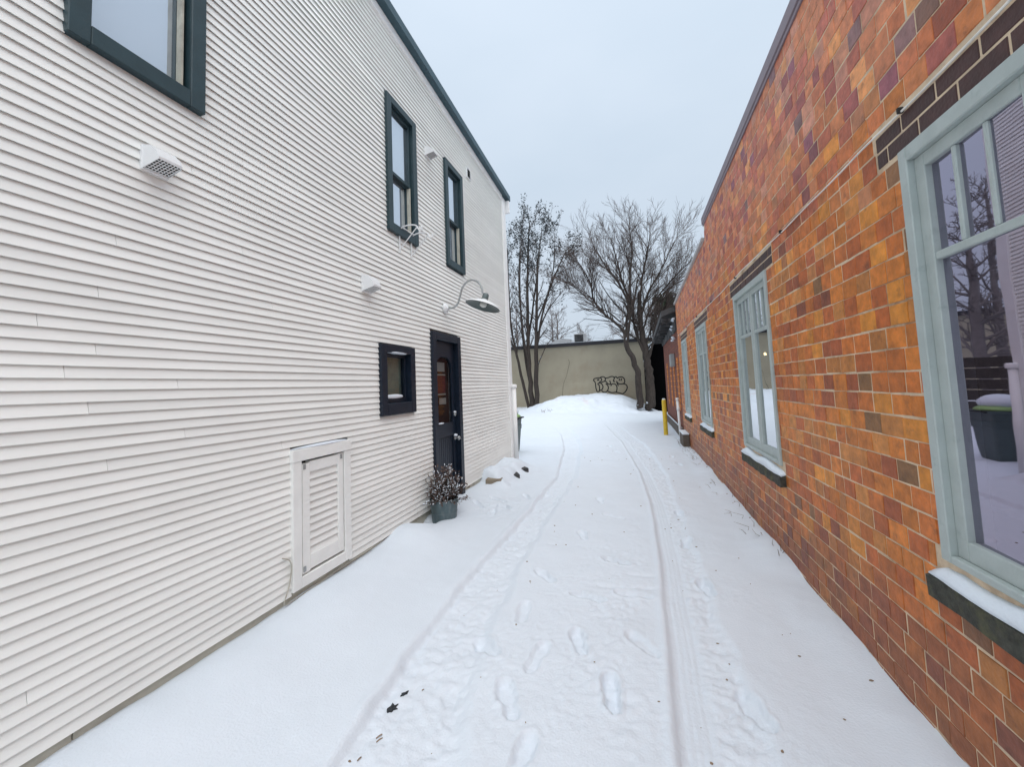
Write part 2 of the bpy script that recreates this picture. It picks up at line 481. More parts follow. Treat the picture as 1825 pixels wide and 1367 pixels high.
def height(X, Y):
    h = 0.022*fbm(X*0.8, Y*0.8, 3) + 0.006*fbm(X*5+9, Y*5, 3)
    inal = sstep(-3.5, -2.4, X)*sstep(18, 12, Y)
    # bank along the clapboard wall
    bank = 0.085+0.02*fbm(X*0+3.3, Y*2.2, 2)+0.075*np.exp(-((Y-3.78)/0.24)**2)
    bank = bank*sstep(7.9, 7.4, Y)
    h = h + bank*sstep(-1.75, -2.38, X)
    # hollow round the pail
    h = h - 0.14*np.exp(-(((X+2.44)/0.12)**2+((Y-4.20)/0.14)**2))
    # mound over the edging stones
    h = h + 0.145*sstep(-1.98, -2.25, X+0.06*fbm(X*5, Y*5, 2))*sstep(5.98, 6.16, Y+0.5*(X+2.3))*sstep(7.95, 7.3, Y)*(1+0.45*fbm(X*3+2, Y*2.2, 3))
    # small drift along the tile wall
    h = h + (0.03+0.05*fbm(X*0+8.1, Y*1.7, 3))*sstep(0.82, 1.15, X)*sstep(12, 9, Y)
    # wheel tracks
    ya = np.array([-2,1,1.84,2.4,3.82,5.5,7.5,10.9,15.1,18])
    rl = np.interp(Y, ya, [.02,.05,.07,.09,.12,.11,-.01,-.39,-1.11,-1.8]) + 0.012*fbm(X*0+6.6, Y*2.5, 3)
    rr = np.interp(Y, ya, [.5,.5,.5,.48,.47,.46,.46,.17,-.6,-1.3]) + 0.05*fbm(X*0+1.1, Y*3, 3)
    yb = np.array([-2,1.47,2.2,3.5,5,6.9,9.9,12.7,15.3,18])
    ll = np.interp(Y, yb, [-1.25,-1.37,-1.46,-1.47,-1.42,-1.42,-1.8,-2.37,-3.17,-4.1]) + 0.025*fbm(X*0+4.1, Y*4, 3)
    lr = np.interp(Y, yb, [-.68,-.72,-.92,-1.05,-1.04,-1.03,-1.3,-1.82,-2.6,-3.5]) + 0.06*fbm(X*0+7.1, Y*3, 3)
    fade = sstep(17, 12, Y)
    lump = 0.014*fbm(X*16, Y*16, 3)+0.012*fbm(X*38, Y*38, 2)
    # right: crisp left shoulder, ribbed tyre strip, then churned snow
    inR = sstep(0, 0.034, X-rl)*sstep(0.0, 0.07, rr-X)
    strip = sstep(0, 0.02, X-rl)*sstep(0.0, 0.03, rl+0.19-X)
    h = h + fade*(-0.028*inR*(0.85+0.5*fbm(X*0+2.2, Y*1.3, 3)) - 0.008*strip + (inR-strip).clip(0, 1)*lump)
    h = h + fade*strip*(0.0045*np.cos((X-rl)*2*np.pi/0.034) + 0.0015*np.cos(Y*2*np.pi/0.035))
    h = h + fade*0.010*np.exp(-((X-rl+0.018)/0.022)**2)
    # left: soft shoulder with a little ridge
    inL = sstep(-0.005, 0.04, X-ll)*sstep(0.0, 0.12, lr-X)
    h = h + fade*(-0.042*inL + inL*lump*0.9)
    h = h + fade*0.012*np.exp(-((X-ll+0.02)/0.03)**2)*(0.6+1.5*fbm(X*3, Y*3, 2))
    # light churning between the tracks
    mid = sstep(-1.1, -.8, X)*sstep(.12, -.1, X)*sstep(6, 3.2, Y)*sstep(-.05, .12, fbm(X*1.7+3, Y*1.7+1, 3))
    h = h + mid*lump*0.55
    tr = np.exp(-(((X+1.8)/.35)**2+((Y-5.1)/.5)**2)); h = h + tr*lump*1.1
    # brush marks of turning wheels
    h = h - 0.012*np.exp(-((Y-3.32-0.12*X)/0.03)**2)*sstep(-.5,-.3,X)*sstep(.1,.0,X)
    h = h - 0.010*np.exp(-((Y-3.52-0.05*X)/0.025)**2)*sstep(-.2,-.1,X)*sstep(.1,.0,X)
    for k in range(7):
        y0 = 10.2+k*0.55; h = h - 0.016*fade*np.exp(-((Y-y0-0.1*(k % 3-1)*X)/0.07)**2)*sstep(-3.5,-3,X)*sstep(-1.2,-1.6,X)
    # footprints
    for (fx, fy, fa, fs) in FEET:
        dx, dy = X-fx, Y-fy
        sel = (np.abs(dx) < .3) & (np.abs(dy) < .3)
        if not sel.any(): continue
        a, b = dx[sel], dy[sel]
        ca, sa = math.cos(fa), math.sin(fa)
        u = (a*ca+b*sa)*1.12; v = (-a*sa+b*ca)*1.12
        d1 = np.sqrt((u/0.052)**2+((v-0.055)/0.095)**2)
        d2 = np.sqrt((u/0.040)**2+((v+0.085)/0.062)**2)
        d3 = np.sqrt((u/0.036)**2+((v+0.02)/0.10)**2)
        d = np.minimum(np.minimum(d1, d2), d3) + 0.30*fbm(X[sel]*18, Y[sel]*18, 3)
        hh = h[sel]
        hh = hh - 0.042*fs*sstep(1.16, 0.82, d) + 0.005*fs*fbm(X[sel]*60, Y[sel]*60, 2) + 0.011*fs*np.exp(-((d-1.3)/0.16)**2)
        h[sel] = hh
    # rise toward the back wall
    h = h + 0.30*sstep(15, 22, Y)*sstep(1.5, -4, X) + 0.05*sstep(15, 22, Y)
    h = h + 0.10*sstep(12, 30, np.abs(X)+0*Y)
    return h
xs = [-300,-200,-140,-90,-60,-40,-28,-20]+grow(-16,-6,.6,.25)+grow(-5.75,-2.85,.22,.05)[0:]+grow(-2.80,1.42,.0135,.0135)+[1.6,2,3,5,8,12,18,28,40,60,90,140,200,300]
ys = [-300,-200,-140,-90,-60,-40,-28,-20,-14,-10,-7,-5,-3.5,-2.5,-1.8,-1.2]+grow(-.8,1.0,.1,.03)+grow(1.02,5.0,.0135,.0145)+grow(5.02,10,.015,.04)+grow(10.05,26,.045,.14)+[28,31,35,40,50,65,90,140,200,300]
xs = np.array(sorted(set(np.round(xs, 4)))); ys = np.array(sorted(set(np.round(ys, 4))))
GX, GY = np.meshgrid(xs, ys)
GH = height(GX, GY)
def hz(x, y):
    return float(height(np.array([[float(x)]]), np.array([[float(y)]]))[0, 0])
nx, ny = len(xs), len(ys)
V = np.stack([GX, GY, GH], -1).reshape(-1, 3)
ii = (np.arange(ny-1)[:, None]*nx+np.arange(nx-1)[None, :]).reshape(-1)
Fq = np.stack([ii, ii+1, ii+nx+1, ii+nx], -1)
def fast_mesh(name, V, Fq, material):
    me = bpy.data.meshes.new(name)
    me.vertices.add(len(V)); me.vertices.foreach_set('co', V.astype(np.float32).reshape(-1))
    me.loops.add(Fq.size); me.loops.foreach_set('vertex_index', Fq.astype(np.int32).reshape(-1))
    me.polygons.add(len(Fq))
    me.polygons.foreach_set('loop_start', np.arange(0, Fq.size, Fq.shape[1], dtype=np.int32))
    me.polygons.foreach_set('loop_total', np.full(len(Fq), Fq.shape[1], dtype=np.int32))
    me.update(); me.validate()
    me.polygons.foreach_set('use_smooth', [True]*len(me.polygons))
    me.materials.append(material)
    o = bpy.data.objects.new(name, me); col.objects.link(o)
    return o
g = fast_mesh('snow_ground', V, Fq, M['snow'])
props(g, 'snow covered lane with wheel tracks and footprints between the two buildings', kind='structure')

# ploughed pile in front of the tan wall
px = np.linspace(-7.2, 1.9, 140); py = np.linspace(18.3, 23.2, 70)
PX, PY = np.meshgrid(px, py)
crest = np.interp(PX, [-7.2,-6.2,-5.6,-4.65,-4.0,-2.74,-2.12,-1.5,-.65,-.09,.47,1.28,1.9], [-.05,.25,.5,.76,.95,.98,1.04,.95,.85,.60,.34,.02,-.1])
fr = sstep(19.0, 21.7, PY-0.5*np.cos(PX*0.8)+0.5*fbm(PX*.7, PY*.7, 3))
PH = crest*(0.12+.88*fr) + 0.10*fbm(PX*1.3, PY*1.3, 4)*fr + 0.03*fbm(PX*5, PY*5, 3)
base = height(PX, PY)
rim = np.minimum(np.minimum(sstep(-7.2,-6.4,PX), sstep(1.9,1.3,PX)), sstep(18.3, 19.6, PY))
PH = base - 0.06 + (np.maximum(PH-base+0.06, 0))*rim
n1 = len(px); ii = (np.arange(len(py)-1)[:, None]*n1+np.arange(n1-1)[None, :]).reshape(-1)
pile = fast_mesh('snow_pile', np.stack([PX, PY, PH], -1).reshape(-1, 3), np.stack([ii, ii+1, ii+n1+1, ii+n1], -1), M['snow_dirty'])
props(pile, 'long rounded heap of ploughed snow in front of the tan wall', 'snow pile')

# ================================================================ LEFT: clapboard house
house = empty('clapboard_house', (-2.5, 3.5, 0), 'two storey white clapboard house with dark trimmed windows on the left', 'house')
Y0H, Y1H = -2.0, 7.95
def roofz(y): return 6.10-0.048*y
m = MB()  # shell behind the boards
m.quad((-2.60,Y0H,0),(-2.60,Y1H+.03,0),(-2.60,Y1H+.03,roofz(Y1H)),(-2.60,Y0H,roofz(Y0H)))
m.quad((-2.60,Y1H+.03,-.1),(-11,Y1H+.03,-.1),(-11,Y1H+.03,roofz(Y1H)),(-2.60,Y1H+.03,roofz(Y1H)))
m.quad((-11,Y0H,0),(-11,Y1H+.03,0),(-11,Y1H+.03,roofz(Y1H)),(-11,Y0H,roofz(Y0H)))
m.quad((-2.60,Y0H,0),(-11,Y0H,0),(-11,Y0H,roofz(Y0H)),(-2.60,Y0H,roofz(Y0H)))
m.build('wall', 'white_paint', house)
m = MB()
m.poly([(-2.44,Y0H,roofz(Y0H)+.12),(-2.44,Y1H+.14,roofz(Y1H)+.12),(-11.1,Y1H+.14,roofz(Y1H)+.12),(-11.1,Y0H,roofz(Y0H)+.12)])
rf = m.build('roof', 'roof', house)
def slopebox(m, x0, x1, y0, y1, zlo, zhi):
    i = len(m.v)
    m.v += [(x, y, roofz(y)+z) for z in (zlo, zhi) for y in (y0, y1) for x in (x0, x1)]
    for q in [(0,2,3,1),(4,5,7,6),(0,1,5,4),(2,6,7,3),(0,4,6,2),(1,3,7,5)]:
        m.f.append(tuple(i+k for k in q)); m.c.append(None)
m = MB(); slopebox(m, -2.53, -2.39, Y0H, Y1H+.16, .0, .11); m.build('eave_fascia', 'eave', rf)
m = MB(); slopebox(m, -2.515, -2.478, Y0H, Y1H-.16, -.10, -.002); m.build('frieze_board', 'white_paint', house)
# openings (y0,y1,z0,z1)
OPEN = [(1.07,1.70,3.385,5.01),(3.645,4.265,3.40,5.005),(5.075,5.69,3.42,5.035),(3.455,4.105,1.358,2.11),(4.54,5.40,0.0,2.38),(2.358,2.985,0.155,1.196)]
EXP = 0.057
z = 0.132; nb = 0
brd = random.Random(11)
while True:
    if z > roofz(Y0H)-.05: break
    spans = [(Y0H, Y1H-.157)]
    for (a, b, c, d) in OPEN:
        if c < z+EXP-.012 and d > z+.012:
            ns = []
            for (p, q) in spans:
                if b <= p or a >= q: ns.append((p, q)); continue
                if a-p > .02: ns.append((p, a+.004))
                if q-b > .02: ns.append((b-.004, q))
            spans = ns
    # stop at the sloped roof
    out = []
    for (p, q) in spans:
        if roofz(q) < z+.04: q = min(q, (6.10-z-.04)/.048)
        if q-p < .05: continue
        if q-p > 6.5 or (q-p > 3.5 and brd.random() < .45):
            c = p+(q-p)*brd.uniform(.3, .7); out += [(p, c-.001), (c+.001, q)]
        else: out.append((p, q))
    for (p, q) in out:
        m = MB(); n = max(1, int((q-p)/1.2))
        j0 = brd.uniform(-.0008, .0008)
        for k in range(n+1):
            y = p+(q-p)*k/n
            dz = brd.uniform(-.0009, .0009); dx = brd.uniform(-.0012, .0012)
            i = len(m.v)
            zt = z+EXP+.020
            m.v += [(-2.500+dx, y, z+dz+j0), (-2.5175, y, zt), (-2.5215, y, zt), (-2.5045+dx, y, z+dz+j0)]
            if k:
                for e in range(4):
                    a0 = i-4+e; a1 = i-4+(e+1) % 4
                    m.f.append((a0, a1, a1+4, a0+4)); m.c.append(None)
            if k in (0, n): m.f.append((i, i+1, i+2, i+3)); m.c.append(None)
        m.build('clapboard', 'clap', house); nb += 1
    z += EXP
print('clapboards', nb)
# foundation skirt
yy = [Y0H, 1.19, 2.97, 4.5]
for k in range(3):
    MB().box(-2.55, -2.522, yy[k]+.002, yy[k+1]-.002, -.1, .145, .003).build('skirt_board', 'skirt', house)
MB().box(-2.55, -2.522, 5.4, Y1H-.1, -.1, .145, .003).build('skirt_board', 'skirt', house)
# corner boards and rain pipe
MB().box(-2.545, -2.478, Y1H-.16, Y1H+.035, .02, roofz(Y1H)-.02, .004).build('corner_board', 'white_paint', house)
m = MB(); m.box(-2.62, -2.545, Y1H+.031, Y1H+.05, .02, roofz(Y1H)-.02, .004); m.build('corner_board', 'white_paint', house)
dp = MB(); dp.tube([(-2.44, Y1H-.01, -.05), (-2.44, Y1H-.01, 1.60)], .048, 12); dp = dp.build('rain_pipe', 'white_paint', house, True)
m = MB(); m.lathe([(0,.0),(.062,.0),(.066,.01),(.066,.06),(.055,.075),(0,.08)], (-2.44, Y1H-.01, 1.58), 14); m.build('pipe_collar', 'white_paint', dp, True)
MB().box(-2.55, -2.40, Y1H+.05, Y1H+.12, roofz(Y1H)-.30, roofz(Y1H)-.035, .004).build('eave_bracket', 'white_paint', house)

def frame_ring(m, x0, x1, y0, y1, z0, z1, w, wb=None, wt=None, bev=.003):
    wb = w if wb is None else wb; wt = w if wt is None else wt
    m.box(x0, x1, y0, y0+w, z0, z1, bev); m.box(x0, x1, y1-w, y1, z0, z1, bev)
    m.box(x0, x1, y0+w+.0005, y1-w-.0005, z0, z0+wb, bev); m.box(x0, x1, y0+w+.0005, y1-w-.0005, z1-wt, z1, bev)

def double_hung(y0, y1, z0, z1, rail):
    w = MB(); frame_ring(w, -2.595, -2.468, y0, y1, z0, z1, .085, .10, .085, .004)
    win = w.build('window', 'teal', house)
    a, b, c, d = y0+.086, y1-.086, z0+.101, z1-.086
    m = MB(); frame_ring(m, -2.555, -2.515, a, b, rail-.02, d, .035, .04, .04); m.build('upper_sash', 'teal', win)
    m = MB(); frame_ring(m, -2.590, -2.557, a, b, c, rail+.02, .035, .05, .04); m.build('lower_sash', 'teal', win)
    m = MB(); m.box(-2.556, -2.512, b-.030, b-.018, c, rail-.022); m.build('sash_stop', 'skirt', win)
    m = MB(); m.quad((-2.538, a+.03, rail), (-2.538, b-.03, rail), (-2.538, b-.03, d-.03), (-2.538, a+.03, d-.03)); m.build('pane', 'pane_left', win)
    m = MB(); m.quad((-2.575, a+.03, c+.04), (-2.575, b-.03, c+.04), (-2.575, b-.03, rail), (-2.575, a+.03, rail)); m.build('pane', 'pane_left', win)
    m = MB(); m.quad((-2.594, a, c), (-2.594, b, c), (-2.594, b, d), (-2.594, a, d)); m.build('blind', 'curtain', win)
    return win
double_hung(1.07, 1.70, 3.385, 5.01, 4.45)
double_hung(3.645, 4.265, 3.40, 5.005, 4.13)
double_hung(5.075, 5.69, 3.42, 5.035, 4.17)
# small window
w = MB(); frame_ring(w, -2.595, -2.466, 3.455, 4.105, 1.358, 2.11, .095, .125, .085, .004); win = w.build('window', 'navy', house)
win['label'] = 'small dark framed window with a snow line on its ledge'
m = MB(); frame_ring(m, -2.585, -2.53, 3.551, 4.009, 1.484, 2.024, .04, .05, .04); m.build('sash', 'navy', win)
m = MB(); m.quad((-2.555,3.58,1.52),(-2.555,3.98,1.52),(-2.555,3.98,1.99),(-2.555,3.58,1.99)); m.build('pane', 'pane_small', win)
m = MB(); m.quad((-2.592,3.58,1.5),(-2.592,3.98,1.5),(-2.592,3.98,2.0),(-2.592,3.58,2.0)); m.build('blind', 'greycurtain', win)
# door
w = MB(); w.box(-2.595,-2.466,4.54,4.64,0,2.38,.004); w.box(-2.595,-2.466,5.30,5.40,0,2.38,.004); w.box(-2.595,-2.466,4.6405,5.2995,2.28,2.38,.004)
dframe = w.build('door_frame', 'navy', house)
dr = MB()
# door leaf with an arched light: stiles, rails, arch infill
a, b = 4.645, 5.295; ga, gb = 4.74, 5.20; gz0, gz1, xf = 1.14, 1.93, -2.535
dr.box(-2.575, xf, a, ga, .05, 2.275, .003); dr.box(-2.575, xf, gb, b, .05, 2.275, .003)
dr.box(-2.575, xf, ga+.0005, gb-.0005, .95, gz0, .003); dr.box(-2.575, xf, ga+.0005, gb-.0005, .05, .17, .003)
N = 14; cy = (ga+gb)/2; rr_ = (gb-ga)/2
for k in range(N):
    t0, t1 = math.pi*k/N, math.pi*(k+1)/N
    p0 = (cy-rr_*math.cos(t0), gz1+.6*rr_*math.sin(t0)); p1 = (cy-rr_*math.cos(t1), gz1+.6*rr_*math.sin(t1))
    dr.quad((xf,p0[0],p0[1]),(xf,p1[0],p1[1]),(xf,p1[0],2.275),(xf,p0[0],2.275))
    dr.quad((xf,p0[0],p0[1]),(xf,p1[0],p1[1]),(-2.575,p1[0],p1[1]),(-2.575,p0[0],p0[1]))
door = dr.build('door', 'navy', house)
door['label'] = 'navy door with an arched pane and a beadboard lower panel'
for k in range(8):
    y = ga+(gb-ga)*k/8
    MB().box(-2.57, -2.552, y+.002, y+(gb-ga)/8-.002, .17, .95, .005).build('beadboard', 'navy', door)
m = MB(); m.quad((-2.556,ga,gz0-.01),(-2.556,gb,gz0-.01),(-2.556,gb,gz1+.2),(-2.556,ga,gz1+.2)); m.build('pane', 'pane_door', door)
m = MB(); m.quad((-2.593,ga,gz0-.01),(-2.593,gb,gz0-.01),(-2.593,gb,gz1+.2),(-2.593,ga,gz1+.2)); m.build('inner_blind', 'dark', door)
mk = Matrix.Rotation(R(90), 3, 'Y')
m = MB(); m.lathe([(0,0),(.03,0),(.03,.01),(.012,.012),(.012,.04),(.03,.05),(.032,.065),(.02,.078),(0,.08)], (xf,5.25,.90), 14, mk); m.build('knob', 'steel', door, True)
m = MB(); m.lathe([(0,0),(.028,0),(.028,.02),(.014,.025),(0,.028)], (xf,5.25,1.24), 14, mk); m.build('deadbolt', 'steel', door, True)
M['paper'] = mat('pale_paper', (0.62, 0.66, 0.64), 0.8, 0.1, 8)  # reflections in the door pane, painted as pale and red cards behind it
M['redpaper'] = mat('red_paper', (0.24, 0.06, 0.07), 0.8, 0.3, 14, stain=(0.05, 0.02, 0.02), stain_scale=14)
for (y0_, y1_, z0_, z1_, mm) in ((4.80,5.02,1.86,1.99,'paper'),(4.80,5.03,1.56,1.80,'redpaper'),(4.795,5.035,1.53,1.552,'paper'),(4.795,5.035,1.805,1.825,'paper'),(4.84,5.04,1.40,1.49,'paper')):
    MB().box(-2.590, -2.585, y0_+.06, y1_+.06, z0_, z1_).build('notice', mm, door)
# louvred hatch
hatch = MB()
hatch.box(-2.545,-2.478,2.358,2.44,.155,1.10,.003); hatch.box(-2.545,-2.478,2.905,2.985,.155,1.10,.003)
hatch.box(-2.545,-2.478,2.4405,2.9045,.155,.235,.003); hatch.box(-2.545,-2.472,2.352,2.991,1.101,1.19,.003)
hatch = hatch.build('shutter_frame', 'shutter_paint', house)
hatch['label'] = 'white louvred hatch low on the clapboard wall'
m = MB(); m.box(-2.535,-2.486,2.452,2.525,.245,1.072,.003); m.box(-2.535,-2.486,2.835,2.895,.255,1.088,.003)
m.box(-2.535,-2.487,2.5255,2.8345,.255,.365,.003); m.box(-2.535,-2.487,2.5255,2.8345,1.0,1.083,.003); m.build('shutter_leaf', 'shutter_paint', hatch)
m = MB(); m.box(-2.549,-2.537,2.44,2.905,.23,1.10); m.build('hatch_backing', 'dark', hatch)
for k in range(11):
    z0 = .366+.0575*k
    i = MB(); i.v += [(-2.492,2.526,z0),(-2.492,2.834,z0),(-2.514,2.834,z0+.064),(-2.514,2.526,z0+.064),(-2.502,2.526,z0),(-2.502,2.834,z0),(-2.524,2.834,z0+.064),(-2.524,2.526,z0+.064)]
    for q in [(0,1,2,3),(4,5,6,7),(0,1,5,4),(2,3,7,6),(0,3,7,4),(1,2,6,5)]: i.f.append(q); i.c.append(None)
    i.build('slat', 'shutter_paint', hatch)
for (y, zz) in ((2.47,1.05),(2.87,1.06),(2.468,.28)):
    MB().box(-2.488,-2.480,y-.012,y+.012,zz-.02,zz+.02,.002).build('hinge', 'steel', hatch)

# ---- fixtures on the house
def vent_hood(name, y, z, w, h, d, label, grille=True):
    root = empty(name, (-2.5, y, z), label, 'vent', 'exhaust vents on the clapboard wall')
    MB().box(-2.515, -2.488, y-w*.53, y+w*.53, z-h*.55, z+h*.53, .004).build('mounting_plate', 'plastic', root)
    m = MB()
    prof = [(0.0, h*.5), (d*.45, h*.42), (d*.85, h*.08), (d, -h*.18), (d*.98, -h*.30)]
    for k in range(len(prof)-1):
        (x0, z0), (x1, z1) = prof[k], prof[k+1]
        w0 = w/2*(1-.10*k/4); w1 = w/2*(1-.10*(k+1)/4)
        m.quad((-2.488+x0,y-w0,z+z0),(-2.488+x0,y+w0,z+z0),(-2.488+x1,y+w1,z+z1),(-2.488+x1,y-w1,z+z1))
        for s in (-1, 1):
            m.quad((-2.488+x0,y+s*w0,z+z0),(-2.488+x1,y+s*w1,z+z1),(-2.488+x1,y+s*w1,z-h*.5+.2*h*x1/d),(-2.488+x0,y+s*w0,z-h*.5+.2*h*x0/d))
    m.build('hood', 'plastic', root)
    m = MB(); m.quad((-2.487,y-w*.45,z-h*.42),(-2.487,y+w*.45,z-h*.42),(-2.488+d*.95,y+w*.42,z-h*.22),(-2.488+d*.95,y-w*.42,z-h*.22)); m.build('throat', 'dark', root)
    m = MB()
    for k in range(8):
        t = k/7; yk = y-w*.45+w*.9*t
        m.tube([(-2.487,yk,z-h*.46),(-2.486+d*.97,yk,z-h*.27)], .0026, 4)
    for k in range(7):
        t = k/6; xk = -2.486+d*.97*t; zk = z-h*.46+h*.19*t
        m.tube([(xk,y-w*.46,zk),(xk,y+w*.46,zk)], .0026, 4)
    m.build('grille', 'plastic', root)
    return root
vent_hood('vent_hood', 1.45, 2.945, .125, .13, .12, 'largest white vent hood with a grid underneath, below the cropped upper window')
vent_hood('vent_hood', 3.27, 2.69, .13, .16, .12, 'white vent hood left of the gooseneck lamp, below the middle upper window')
vent_hood('vent_hood', 4.60, 4.82, .13, .12, .11, 'small vent hood high between the two double hung windows')
lv = empty('louvre_vent', (-2.5, 6.0, 5.27), 'flat louvred vent under the eave, nearest the house corner', 'vent', 'exhaust vents on the clapboard wall')
m = MB(); frame_ring(m, -2.512, -2.482, 5.92, 6.09, 5.17, 5.36, .02); m.build('vent_frame', 'plastic', lv)
m = MB(); m.quad((-2.497,5.93,5.18),(-2.497,6.08,5.18),(-2.497,6.08,5.35),(-2.497,5.93,5.35)); m.build('throat', 'dark', lv)
for k in range(4):
    zz = 5.20+.038*k
    m = MB(); m.quad((-2.496,5.94,zz+.026),(-2.496,6.07,zz+.026),(-2.476,6.07,zz),(-2.476,5.94,zz)); m.build('louvre', 'plastic', lv)

lamp = empty('gooseneck_lamp', (-2.5, 4.98, 2.75), 'gooseneck barn lamp with a wide grey shade above the navy door', 'lamp')
m = MB(); m.lathe([(0,0),(.075,0),(.078,.012),(.06,.03),(.03,.045),(.022,.06),(0,.06)], (-2.5,4.98,2.75), 20, mk); m.build('wall_plate', 'plastic', lamp, True)
arm = smooth_pts([(-2.45,4.98,2.75),(-2.37,4.98,2.75),(-2.30,4.98,2.80),(-2.26,4.98,2.90),(-2.22,4.98,3.02),(-2.15,4.98,3.09),(-2.07,4.98,3.11),(-1.98,4.98,3.07),(-1.93,4.98,2.98),(-1.92,4.98,2.90)], 5)
MB().tube(arm, .0135, 10).build('arm', 'steel', lamp, True)
tilt = Matrix.Rotation(R(15), 3, 'Y') @ Matrix.Rotation(R(-9), 3, 'X')
sh = MB(); sh.lathe([(.036,.17),(.04,.10),(.05,.092),(.07,.082),(.15,.05),(.225,.022),(.243,.0),(.245,-.004)], (-1.925,4.98,2.725), 36, tilt); sh = sh.build('shade', 'plastic', lamp, True)
m = MB(); m.lathe([(.240,-.003),(.218,.016),(.145,.042),(.07,.072),(0,.076)], (-1.925,4.98,2.723), 36, tilt); m.build('shade_inside', 'shade_in', sh, True)
m = MB(); m.lathe([(0,.185),(.03,.185),(.043,.17),(.046,.10),(.042,.088)], (-1.925,4.98,2.727), 18, tilt); m.build('socket_cap', 'shade_in', lamp, True)
m = MB(); m.lathe([(.03,.07),(.045,.04),(.05,.02),(.042,.0),(.02,-.012),(0,-.015)], (-1.925,4.98,2.725), 16, tilt); m.build('bulb', 'bulb', lamp, True)

br = empty('wall_bracket', (-2.5, 4.0, 3.3), 'white metal double hook bracket fixed below a double hung window', 'bracket')
for (y, x0) in ((3.87, 0), (4.12, .01)):
    m = MB(); m.tube([(-2.493,y,3.20),(-2.493,y,3.50)], .008, 6); m.build('bracket_post', 'plastic', br)
    m = MB(); m.tube(smooth_pts([(-2.493,y,3.48),(-2.42,y,3.505),(-2.33,y,3.505),(-2.27,y,3.485),(-2.25,y,3.45),(-2.23,y,3.425),(-2.205,y,3.43),(-2.20,y,3.455),(-2.215,y,3.465)], 4), .008, 6); m.build('bracket_arm', 'plastic', br)
    m = MB(); m.tube([(-2.49,y,3.24),(-2.26,y,3.47)], .006, 6); m.build('bracket_brace', 'plastic', br)
m = MB(); m.tube([(-2.45,3.87,3.495),(-2.45,4.12,3.495)], .006, 6); m.build('cross_bar', 'plastic', br)

ww = MB(); ww.tube(smooth_pts([(-2.49,2.27,.44),(-2.485,2.33,.40),(-2.485,2.345,.33),(-2.49,2.33,.22),(-2.485,2.285,.125),(-2.49,2.33,.10),(-2.50,2.6,.10),(-2.50,2.9,.115),(-2.49,3.3,.125)], 5), .0045, 5)
o = ww.build('loose_wire', 'wire', None, True); props(o, 'thin loose wire drooping beside the louvred hatch onto the skirt board', 'wire')
ww = MB(); ww.tube([(-2.516,2.42,-.02),(-2.515,2.43,.06),(-2.512,2.46,.085),(-2.512,2.50,.08)], .006, 5)
o = ww.build('pipe_hook', 'steel', None, True); props(o, 'small bent metal hook on the skirt board under the louvred hatch', 'hook')

# ================================================================ RIGHT: tile building
bld = empty('tile_building', (1.17, 5.0, 0), 'orange glazed tile building with sage green windows on the right', 'building')
Y0B, Y1B = -2.0, 11.35
WIN = [(0.92, 2.092), (3.95, 5.125), (7.06, 8.13), (9.60, 10.50)]
WZ0, WZ1 = .83, 2.55
def topz(y): return 4.10 if y < 6.62 else 3.77-.028*(y-6.7)
# mortar sheet with openings
m = MB()
zs = [-.1, WZ0, WZ1, 3.6]
cuts = sorted([Y0B, Y1B, 6.62]+[v for w in WIN for v in w])
XM = XR+.0022
for k in range(len(cuts)-1):
    a, b = cuts[k], cuts[k+1]
    inw = any(w[0] <= (a+b)/2 <= w[1] for w in WIN)
    m.quad((XM,a,-.1),(XM,b,-.1),(XM,b,WZ0),(XM,a,WZ0))
    if not inw: m.quad((XM,a,WZ0),(XM,b,WZ0),(XM,b,WZ1),(XM,a,WZ1))
    e = 1e-4
    m.quad((XM,a,WZ1),(XM,b,WZ1),(XM,b,topz(b-e)),(XM,a,topz(a+e)))
m.build('mortar', 'mortar', bld)
m = MB()
m.quad((XM,Y1B,-.1),(8,Y1B,-.1),(8,Y1B,topz(Y1B)),(XM,Y1B,topz(Y1B)))
m.quad((8,Y0B,-.1),(8,Y1B,-.1),(8,Y1B,4.0),(8,Y0B,4.0)); m.quad((XM,Y0B,-.1),(8,Y0B,-.1),(8,Y0B,4.1),(XM,Y0B,4.1))
m.quad((XM,6.62,3.6),(1.5,6.62,3.6),(1.5,6.62,4.1),(XM,6.62,4.1))
m.build('wall', 'mortar', bld)
m = MB(); m.quad((XM+.02,Y0B,3.55),(8,Y0B,3.55),(8,Y1B,3.55),(XM+.02,Y1B,3.55)); m.build('roof', 'roof', bld)
m = MB(); m.box(1.43, 1.46, Y0B, 6.62, 3.5, 4.1); m.build('parapet_back', 'mortar', bld)
MB().box(1.148, 1.47, Y0B, 6.66, 4.02, 4.125, .006).build('coping', 'coping', bld)
MB().box(1.157, 1.172, Y0B, 6.64, 3.985, 4.0195, .003).build('coping_flashing', 'coping', bld)
m = MB()
i = len(m.v)
m.v += [(x, y, topz(y)+zz) for zz in (-.005, .045) for y in (6.663, Y1B+.02) for x in (1.13, 1.45)]
for q in [(0,2,3,1),(4,5,7,6),(0,1,5,4),(2,6,7,3),(0,4,6,2),(1,3,7,5)]: m.f.append(tuple(i+k for k in q)); m.c.append(None)
m.build('low_coping', 'coping2', bld)
MB().box(1.15, 1.169, Y0B, Y1B, -.15, -.03, .004).build('plinth', 'foundation', bld)

